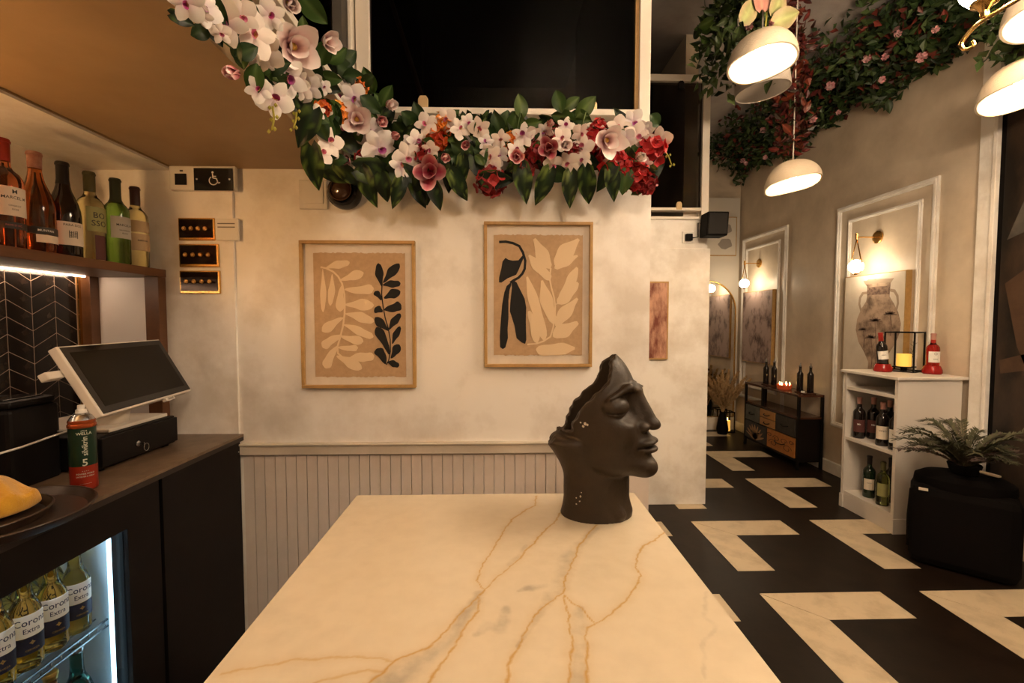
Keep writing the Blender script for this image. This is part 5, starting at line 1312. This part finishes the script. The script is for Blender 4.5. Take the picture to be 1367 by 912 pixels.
# ------------------------------------------------------------------ black bag-like stand with a plant
bg = thing('black_holdall', 'tall black fabric case standing before the bookcase', 'bag', (2.63, 2.48, 0), -.75)
mat('fabric_black', (.0035,.0025,.0023), .85, bump=.15, bscale=160, spec=.1)
MB().box(-.225, .225, -.15, .15, .0, .46).build('body', 'fabric_black', bg, world=False, bevel=.05)
MB().lathe([(0,.44),(.205,.44),(.215,.46),(.21,.50),(.17,.525),(0,.535)], 28, Matrix.Scale(.66, 4, (0,1,0))).build('lid', 'fabric_black', bg, smooth='auto', world=False)
MB().tube([(-.228,-.10,.08),(-.230,-.08,.25),(-.222,-.10,.42)], .008, 6).build('strap', 'fabric_black', bg, smooth=True, world=False)
MB().box(-.19, -.150, -.154, -.150, .435, .450).build('tag', 'label_cream', bg, world=False)
pp = thing('potted_fern', 'feathery grey-green artificial plant on top of the black case', 'plant', (2.63, 2.48, .5355))
MB().lathe([(0,0),(.06,0),(.075,.05),(.072,.055),(.06,.045),(0,.04)], 22).build('pot', 'black_matte', pp, smooth='auto', world=False)
mat('fern', (.050,.055,.026), .7, col2=(.095,.085,.045), nscale=18); mat('fern_mauve', (.10,.065,.055), .7)
rr = random.Random(12)
for k in range(44):
    a = 2*PI*k/44*2.6 + rr.uniform(-.3,.3); R_ = rr.uniform(.14, .36); hgt_ = rr.uniform(.06, .24); mb = MB()
    p = [Vector((R_*math.cos(a)*s, R_*math.sin(a)*s*.8, .03 + hgt_*math.sin(PI*.62*s))) for s in [i/7 for i in range(8)]]
    mb.tube(p, .0022, 4)
    for q in range(110):
        s = .12 + .88*q/110; i = min(6, int(s*7)); b0 = p[i].lerp(p[i+1], s*7 - i); d = (p[i+1]-p[i]).normalized()
        side = d.cross(Vector((0,0,1))).normalized() * (1 if q % 2 else -1)
        dv = (d*.8 + side*.8 + Vector((0,0,rr.uniform(-.2,.5)))).normalized() * rr.uniform(.028,.055); sd = dv.cross(Vector((0,0,1))).normalized()*.0045
        mb.add([b0, b0 + dv*.5 + sd, b0 + dv, b0 + dv*.5 - sd], [(0,1,2,3)])
    mb.build('frond', 'fern_mauve' if k % 4 == 0 else 'fern', pp, world=False)
sl_ = MB(); sl_.lathe([(0,0),(.05,0),(.06,.006),(.058,.014),(.045,.008),(0,.007)], 22, Matrix.Translation((2.70, 2.41, .545)) @ Matrix.Rotation(.25, 4, 'Y') @ Matrix.Scale(.5, 4, (0,1,0)))
o = sl_.build('pale_dish', 'label_cream', smooth='auto'); tag(o, 'small pale oval dish beside the plant on the black case', 'dish')

# ------------------------------------------------------------------ large dark artwork past the pilaster
da = thing('dark_artwork', 'large dark brown figurative artwork at the right edge', 'picture', (XR, 2.1, .2))
mat('art_dark', (.006,.004,.003), .45, col2=(.060,.034,.020), nscale=2.6, lo=.45, hi=.75, detail=8, stretch=(1,1.4,.7))
MB().box(XR - .02, XR - .001, 1.2, 2.718, .2, 3.3).build('frame', 'black_matte', da)
MB().box(XR - .022, XR - .019, 1.23, 2.69, .23, 3.27).build('canvas', 'art_dark', da)
mat('art_cloth', (.045,.040,.036), .5, col2=(.09,.08,.07), nscale=6)
mat('art_skin', (.050,.026,.014), .5, col2=(.085,.045,.025), nscale=5)
for nm, mm, pts in (('painted_fold', 'art_cloth', [(2.66,1.88),(2.52,2.25),(2.40,2.42),(2.20,2.5),(2.25,2.2),(2.45,1.95)]), ('painted_arm', 'art_skin', [(2.66,1.62),(2.50,1.74),(2.3,1.76),(2.3,1.2),(2.5,1.05),(2.58,1.25)]), ('painted_hand', 'art_skin', [(2.67,1.16),(2.45,1.24),(2.3,1.22),(2.3,1.16),(2.5,1.12),(2.66,1.08)])):
    MB().prism(pts, lambda y, z, h: Vector((XR - .0215 - .0012*h, y, z))).build(nm, mm, da)

# ------------------------------------------------------------------ hanging lamps
mat('shade_clay', (.62,.52,.40), .75, bump=.25, bscale=70); mat('cord', (.60,.56,.48), .6)
mat('bulb_lit', (1,.9,.7), .5, emit=(1.0,.74,.44), estr=E_PENDANT)
def pendant(label, c, R_, tilt_dir, tilt, lab_top=ZC):
    """clay dome with a slanting mouth; c = centre of the dome's mouth"""
    t = thing('pendant_lamp', label, 'lamp', c, 0, 'clay dome pendant lamps')
    n, m = 40, 14; vs = []; fs = []
    def pt(a, s, rr_, th_):
        # s: 0 apex .. 1 rim ; rim height swings round the dome
        rim = -.10*R_ + .03*R_*math.cos(3*(a - tilt_dir)) + math.tan(tilt) * R_ * math.cos(a - tilt_dir) * 1.0
        ang = s * PI/2
        r = rr_ * math.sin(ang) ** .92
        z = th_ + (rim - th_) * (1 - math.cos(ang)) ** 1.0
        return (r*math.cos(a), r*math.sin(a), z)
    for lay, (rr_, th_) in enumerate(((R_, R_*.86), (R_*.94, R_*.78))):
        for i in range(m + 1):
            for k in range(n): vs.append(pt(2*PI*k/n, i/m, rr_, th_))
    N1 = (m+1)*n
    for i in range(m):
        for k in range(n):
            k2 = (k+1) % n
            fs.append((i*n+k, (i+1)*n+k, (i+1)*n+k2, i*n+k2)); fs.append((N1+i*n+k, N1+i*n+k2, N1+(i+1)*n+k2, N1+(i+1)*n+k))
    for k in range(n):
        k2 = (k+1) % n; fs.append((m*n+k, N1+m*n+k, N1+m*n+k2, m*n+k2))
    MB().add(vs, fs).build('shade', 'shade_clay', t, smooth='auto', world=False)
    MB().lathe([(0, R_*.15)] + [(R_*.22*math.sin(q), R_*.37 - R_*.22*math.cos(q)) for q in [PI*i/10 for i in range(1,10)]] + [(0, R_*.59)], 16).build('bulb', 'bulb_lit', t, smooth=True, world=False)
    MB().tube([(0,0,R_*.58),(0,0,R_*.80)], .018, 10).build('lamp_holder', 'black_matte', t, smooth='auto', world=False)
    MB().tube([(0,0,R_*.85),(0,0,lab_top - c[2])], .004, 6).build('cord', 'cord', t, world=False)
    return t
p1 = atY(1017, 82, 2.40); p2 = atY(1058, 244, 2.90); p3 = atY(1366, 122, 2.30)
d1 = math.atan2(-p1.y, -p1.x)
pendant('nearest clay dome pendant with a lit bulb, hung in green leaves', p1, .166, d1 + .7, .09)
pendant('lowest clay dome pendant hanging below red flowers', p2, .160, d1 + 1.1, .17)
pendant('clay dome pendant cut off by the right edge', p3, .175, d1 + .45, .17)
p4 = atY(1418, 10, 2.0)
pendant('clay dome pendant at the top right corner behind the chandelier arm', p4, .19, d1 + .4, .12)
# unlit woven cylinder shade behind the first pendant
cs = atY(1018, 122, 2.75)
wv = thing('woven_shade', 'unlit pale woven cylinder lampshade behind the nearest pendant', 'lampshade', cs)
mat('woven', (.50,.44,.38), .7, bump=.4, bscale=150)
Mt = Matrix.Rotation(-.10, 4, 'Y')
MB().lathe([(.145,0),(.148,.0),(.150,.02),(.142,.20),(.12,.23),(.118,.226),(.138,.198),(.144,.02),(.145,0)], 36, Mt).build('shade', 'woven', wv, smooth='auto', world=False)
MB().tube([Mt @ Vector((.147*math.cos(a), .147*math.sin(a), 0)) for a in [2*PI*i/36 for i in range(36)]], .004, 6, closed=True).build('rim', 'woven', wv, smooth=True, world=False)
MB().tube([(0,0,.22),(.0,0,ZC - cs.z)], .004, 6).tube([Mt @ Vector((-.12,0,.22)), Mt @ Vector((.12,0,.22))], .004, 6).build('cord', 'cord', wv, world=False)

def spline(P, n):
    out = []
    for i in range(len(P) - 1):
        a, b, c, d = P[max(i-1, 0)], P[i], P[i+1], P[min(i+2, len(P)-1)]
        for k in range(n):
            t = k / n; out.append(.5 * (2*b + (c - a)*t + (2*a - 5*b + 4*c - d)*t*t + (3*b - a - 3*c + d)*t*t*t))
    return out + [P[-1]]
# chandelier of opal bells on brass arms
mat('bell_lit', (1,.95,.85), .35, emit=WARM, estr=E_CHANDELIER); mat('bell_fill_back', (1,.95,.85), .35, emit=WARM, estr=E_FILL_BACK)
def chandelier(label, c, R_, a_first, n=5, bell='bell_lit'):
    t = thing('chandelier', label, 'chandelier', c, 0, 'brass chandeliers')
    MB().lathe([(0,-.10),(.012,-.095),(.02,-.07),(.035,-.04),(.03,0),(.018,.04),(.022,.10),(.012,.16),(.010,.30),(0,.30)], 20).build('column', 'brass', t, smooth='auto', world=False)
    MB().tube([(0,0,.29),(0,0,ZC - c[2])], .006, 8).build('rod', 'brass', t, smooth=True, world=False)
    MB().lathe([(0,ZC-c[2]-.03),(.06,ZC-c[2]-.025),(.06,ZC-c[2]),(0,ZC-c[2])], 20).build('ceiling_rose', 'brass', t, smooth='auto', world=False)
    for k in range(n):
        a = a_first + 2*PI*k/n; u = Vector((math.cos(a), math.sin(a), 0))
        P = lambda r, z: u*r + Vector((0,0,z))
        pts = [P(.02,.08), P(R_*.35,.045), P(R_*.7,-.005), P(R_,-.035), P(R_*1.10,-.055), P(R_*1.17,-.085), P(R_*1.14,-.108), P(R_*1.07,-.105), P(R_*1.08,-.088)]
        pts = spline(pts, 4)
        ar = MB().tube(pts, [.0065 - .0028 * max(0, q - .6) / .4 for q in [i / (len(pts) - 1) for i in range(len(pts))]], 8).build('arm', 'brass', t, smooth=True, world=False)
        M = Matrix.Translation(P(R_, -.03))
        MB().lathe([(0,0),(.008,0),(.012,.012),(.010,.02),(.020,.034),(.034,.042),(.036,.050),(0,.050)], 18, M).build('cup', 'brass', ar, smooth='auto', world=False)
        MB().lathe([(.026,.046),(.040,.052),(.058,.075),(.068,.11),(.074,.15),(.086,.175),(.084,.176),(.071,.15),(.065,.11),(.055,.077),(.038,.056),(.026,.05)], 26, M).build('bell_shade', bell, ar, smooth='auto', world=False)
    return t
cc = Vector((1.69, 1.20, 2.375))
chandelier('brass chandelier with lit opal bells at the upper right corner', tuple(cc), .29, math.atan2(-.10, -.28))
chandelier('added brass fill-light chandelier with lit opal bells, unseen behind the viewer', (.55, -.95, 2.92), .29, .3, bell='bell_fill_back')  # unseen second chandelier, added as fill light behind the camera

# ------------------------------------------------------------------ hanging greenery over the right room
def small_leaf_mesh(c): return leaf_mesh(1, .5, c, tuple(q*.7 for q in c), tuple(q*1.6 for q in c), seed=3)
g1, g2, g3 = (small_leaf_mesh(c) for c in ((.035,.060,.015), (.055,.085,.022), (.018,.034,.010)))
redl = [small_leaf_mesh((.12,.015,.010)), small_leaf_mesh((.07,.010,.008)), small_leaf_mesh((.15,.03,.012))]
def rnd_quat(r): return Euler((r.uniform(0,6.28), r.uniform(0,6.28), r.uniform(0,6.28))).to_quaternion()
def scatter_stuff(name, mats_pts, parent, m='leaf'):
    mb = MB()
    for (p, L, c, q) in mats_pts:
        w = .28*L; vs = [(0,0,0), (w,L*.45,.08*L), (0,L,-.1*L), (-w,L*.45,.08*L)]
        mb.add([p + q @ Vector(v) for v in vs], [(0,1,2),(0,2,3)], [c, c, tuple(x*1.25 for x in c), c])
    o = mb.build(name, m, parent); o['kind'] = 'stuff'; return o
r = random.Random(33)
cg = thing('ceiling_garland', 'long leafy garland with small pink roses along the top of the right wall', 'garland', (XR - .2, 4.2, ZC - .3))
CG = Vector(cg.location)
pts = []
def along(s):
    y = 2.72 + (DF - .1 - 2.72) * s
    return y
def band(y):
    # lower edge of the greenery dips and swells along the wall
    lo = 3.15 + .06*math.sin(y*5.1) + .05*math.sin(y*11.7 + 1)
    return lo
for k in range(5200):
    y = along(r.random() ** 1.25); lo = band(y); u = r.random() ** .8
    z = lo + u * (ZC - .03 - lo); x = XR - .02 - r.random() * (.10 + .75 * max(0, u - .15))
    c = r.choice([(.020,.038,.011), (.032,.055,.015), (.045,.070,.020), (.012,.024,.008)]) if r.random() > .12 else r.choice([(.13,.022,.014), (.09,.016,.012)])
    pts.append((Vector((x, y, z)), r.uniform(.05,.09), c, rnd_quat(r)))
scatter_stuff('foliage', pts, cg)
for k in range(170):
    y = along(r.random() ** 1.4); lo = band(y); z = lo + r.uniform(-.02, .25); x = XR - .06 - r.random()*.12 - .3*max(0, z - lo - .1)
    o = link('leaf', r.choice([g1, g2, g3, g1]), cg); place(o, Vector((x, y, z)) - CG, rnd_quat(r), r.uniform(.07, .11))
rose = merged_flower([(petal_geo(.5 - .05*i, .5, .3, .8, (.52,.12,.16), (.72,.38,.40), (.80,.56,.54), nu=3, nv=3), Rz(i*2.4) @ Rx(1.25 - .12*i)) for i in range(9)])
def ceil_rose(px, py, s):
    p = atX(px, py, XR - .36)
    o = link('flower', rose, cg); place(o, p - CG, facing(Vector((-.8, -.5, -.35)) + Vector((r.uniform(-.3,.3), r.uniform(-.3,.3), r.uniform(-.3,.3))), r.uniform(0,6)), s * p.y / FPX * 1.35)
for q in [(1111,113,18),(1231,77,20),(1159,78,16),(1156,38,16),(1180,106,14),(1181,76,14),(1108,91,14),(1022,172,14),(992,176,12),(977,178,12),(1120,150,10),(1023,210,10),(992,214,10),(998,218,9),(1087,160,16),(1142,8,16),(1200,45,14),(1050,140,12),(1130,60,14),(1250,40,14),(966,190,10),(1070,125,12)]: ceil_rose(*q)
def hanging(label, cx, cy, z0, z1, rad, cols, nstuff, leaf_meshes, nleaf, flowers=0, fmesh=None, sz=(.05,.09), name='hanging_greenery'):
    t = thing(name, label, 'greenery', (cx, cy, z0), 0); b0 = Vector((cx, cy, z0)); P = []
    for k in range(nstuff):
        z = r.uniform(z0, z1); f = .45 + .55*math.sin(PI*min(1, (z - z0)/(z1 - z0) + .25)); a = r.uniform(0, 6.28); q = rad * f * math.sqrt(r.random())
        P.append((Vector((cx + q*math.cos(a), cy + q*math.sin(a), z)), r.uniform(*sz), r.choice(cols), rnd_quat(r)))
    scatter_stuff('foliage', P, t)
    for k in range(nleaf):
        z = r.uniform(z0, z1); a = r.uniform(PI, 2*PI + .3); q = rad * r.uniform(.6, 1.05)
        o = link('leaf', r.choice(leaf_meshes), t); place(o, Vector((q*math.cos(a), q*math.sin(a), z - z0)), rnd_quat(r), r.uniform(sz[0]*1.3, sz[1]*1.35))
    for k in range(flowers):
        z = r.uniform(z0 + .05, z1); a = r.uniform(PI*1.1, PI*1.9)
        o = link('flower', fmesh, t); place(o, Vector((rad*.9*math.cos(a), rad*.9*math.sin(a), z - z0)), facing((math.cos(a), math.sin(a), -.2), r.uniform(0,6)), r.uniform(.07,.10))
    MB().tube([(0,0,0),(0,0,ZC - z0)], .006, 6).build('vine', 'stem_green', t, world=False)
    return t
gc = [(.030,.055,.014), (.050,.085,.022), (.075,.11,.030), (.016,.030,.009)]
hanging('bushy green foliage with pink blooms around the nearest pendant cord', p1.x + .02, p1.y + .33, 2.80, ZC - .02, .215, gc, 650, [g1, g2, rose_leaf[1]], 110, 8, rose)
hanging('red leafy vine hanging round the cord of the lowest pendant', p2.x + .01, p2.y + .06, p2.z + .20, ZC - .02, .105, [(.10,.013,.010), (.06,.009,.008), (.13,.025,.012), (.03,.018,.008)], 520, redl, 120, sz=(.035,.07), name='hanging_vine')
hanging('green leaves above the pendant at the right edge', p3.x + .06, p3.y + .1, p3.z + .22, ZC - .02, .15, gc, 480, [g1, g2], 50)
# anthurium leaves just above the nearest pendant
at_ = thing('anthurium_spray', 'pale green and pink anthurium spray on top of the nearest pendant', 'flowers', p1 + Vector((0,-.02,.16)))
anth = [leaf_mesh(1, .75, (.30,.36,.12), (.40,.30,.18), (.4,.4,.2), True, 21), leaf_mesh(1, .75, (.42,.17,.14), (.50,.26,.20), (.5,.3,.2), True, 22)]
for k, (x, z, a, s) in enumerate([(-.10,.06,60,.13),(-.04,.12,100,.12),(.05,.10,70,.13),(.09,.03,20,.14),(.02,.18,95,.10),(-.08,.16,130,.10)]):
    o = link('leaf', anth[k % 2 if k != 3 else 0], at_); ar = math.radians(a); y = Vector((math.cos(ar), -.15, math.sin(ar))).normalized(); nrm = Vector((.1, -.9, -.3)); nrm = (nrm - y*nrm.dot(y)).normalized()
    place(o, Vector((x, -.03, z)) - y*s*.4, Matrix((y.cross(nrm), y, nrm)).transposed().to_quaternion(), s)
MB().tube([(0,0,-.03),(.005,-.01,.08),(0,0,.22)], .004, 6).build('stalk', 'spike_yellow', at_, world=False)
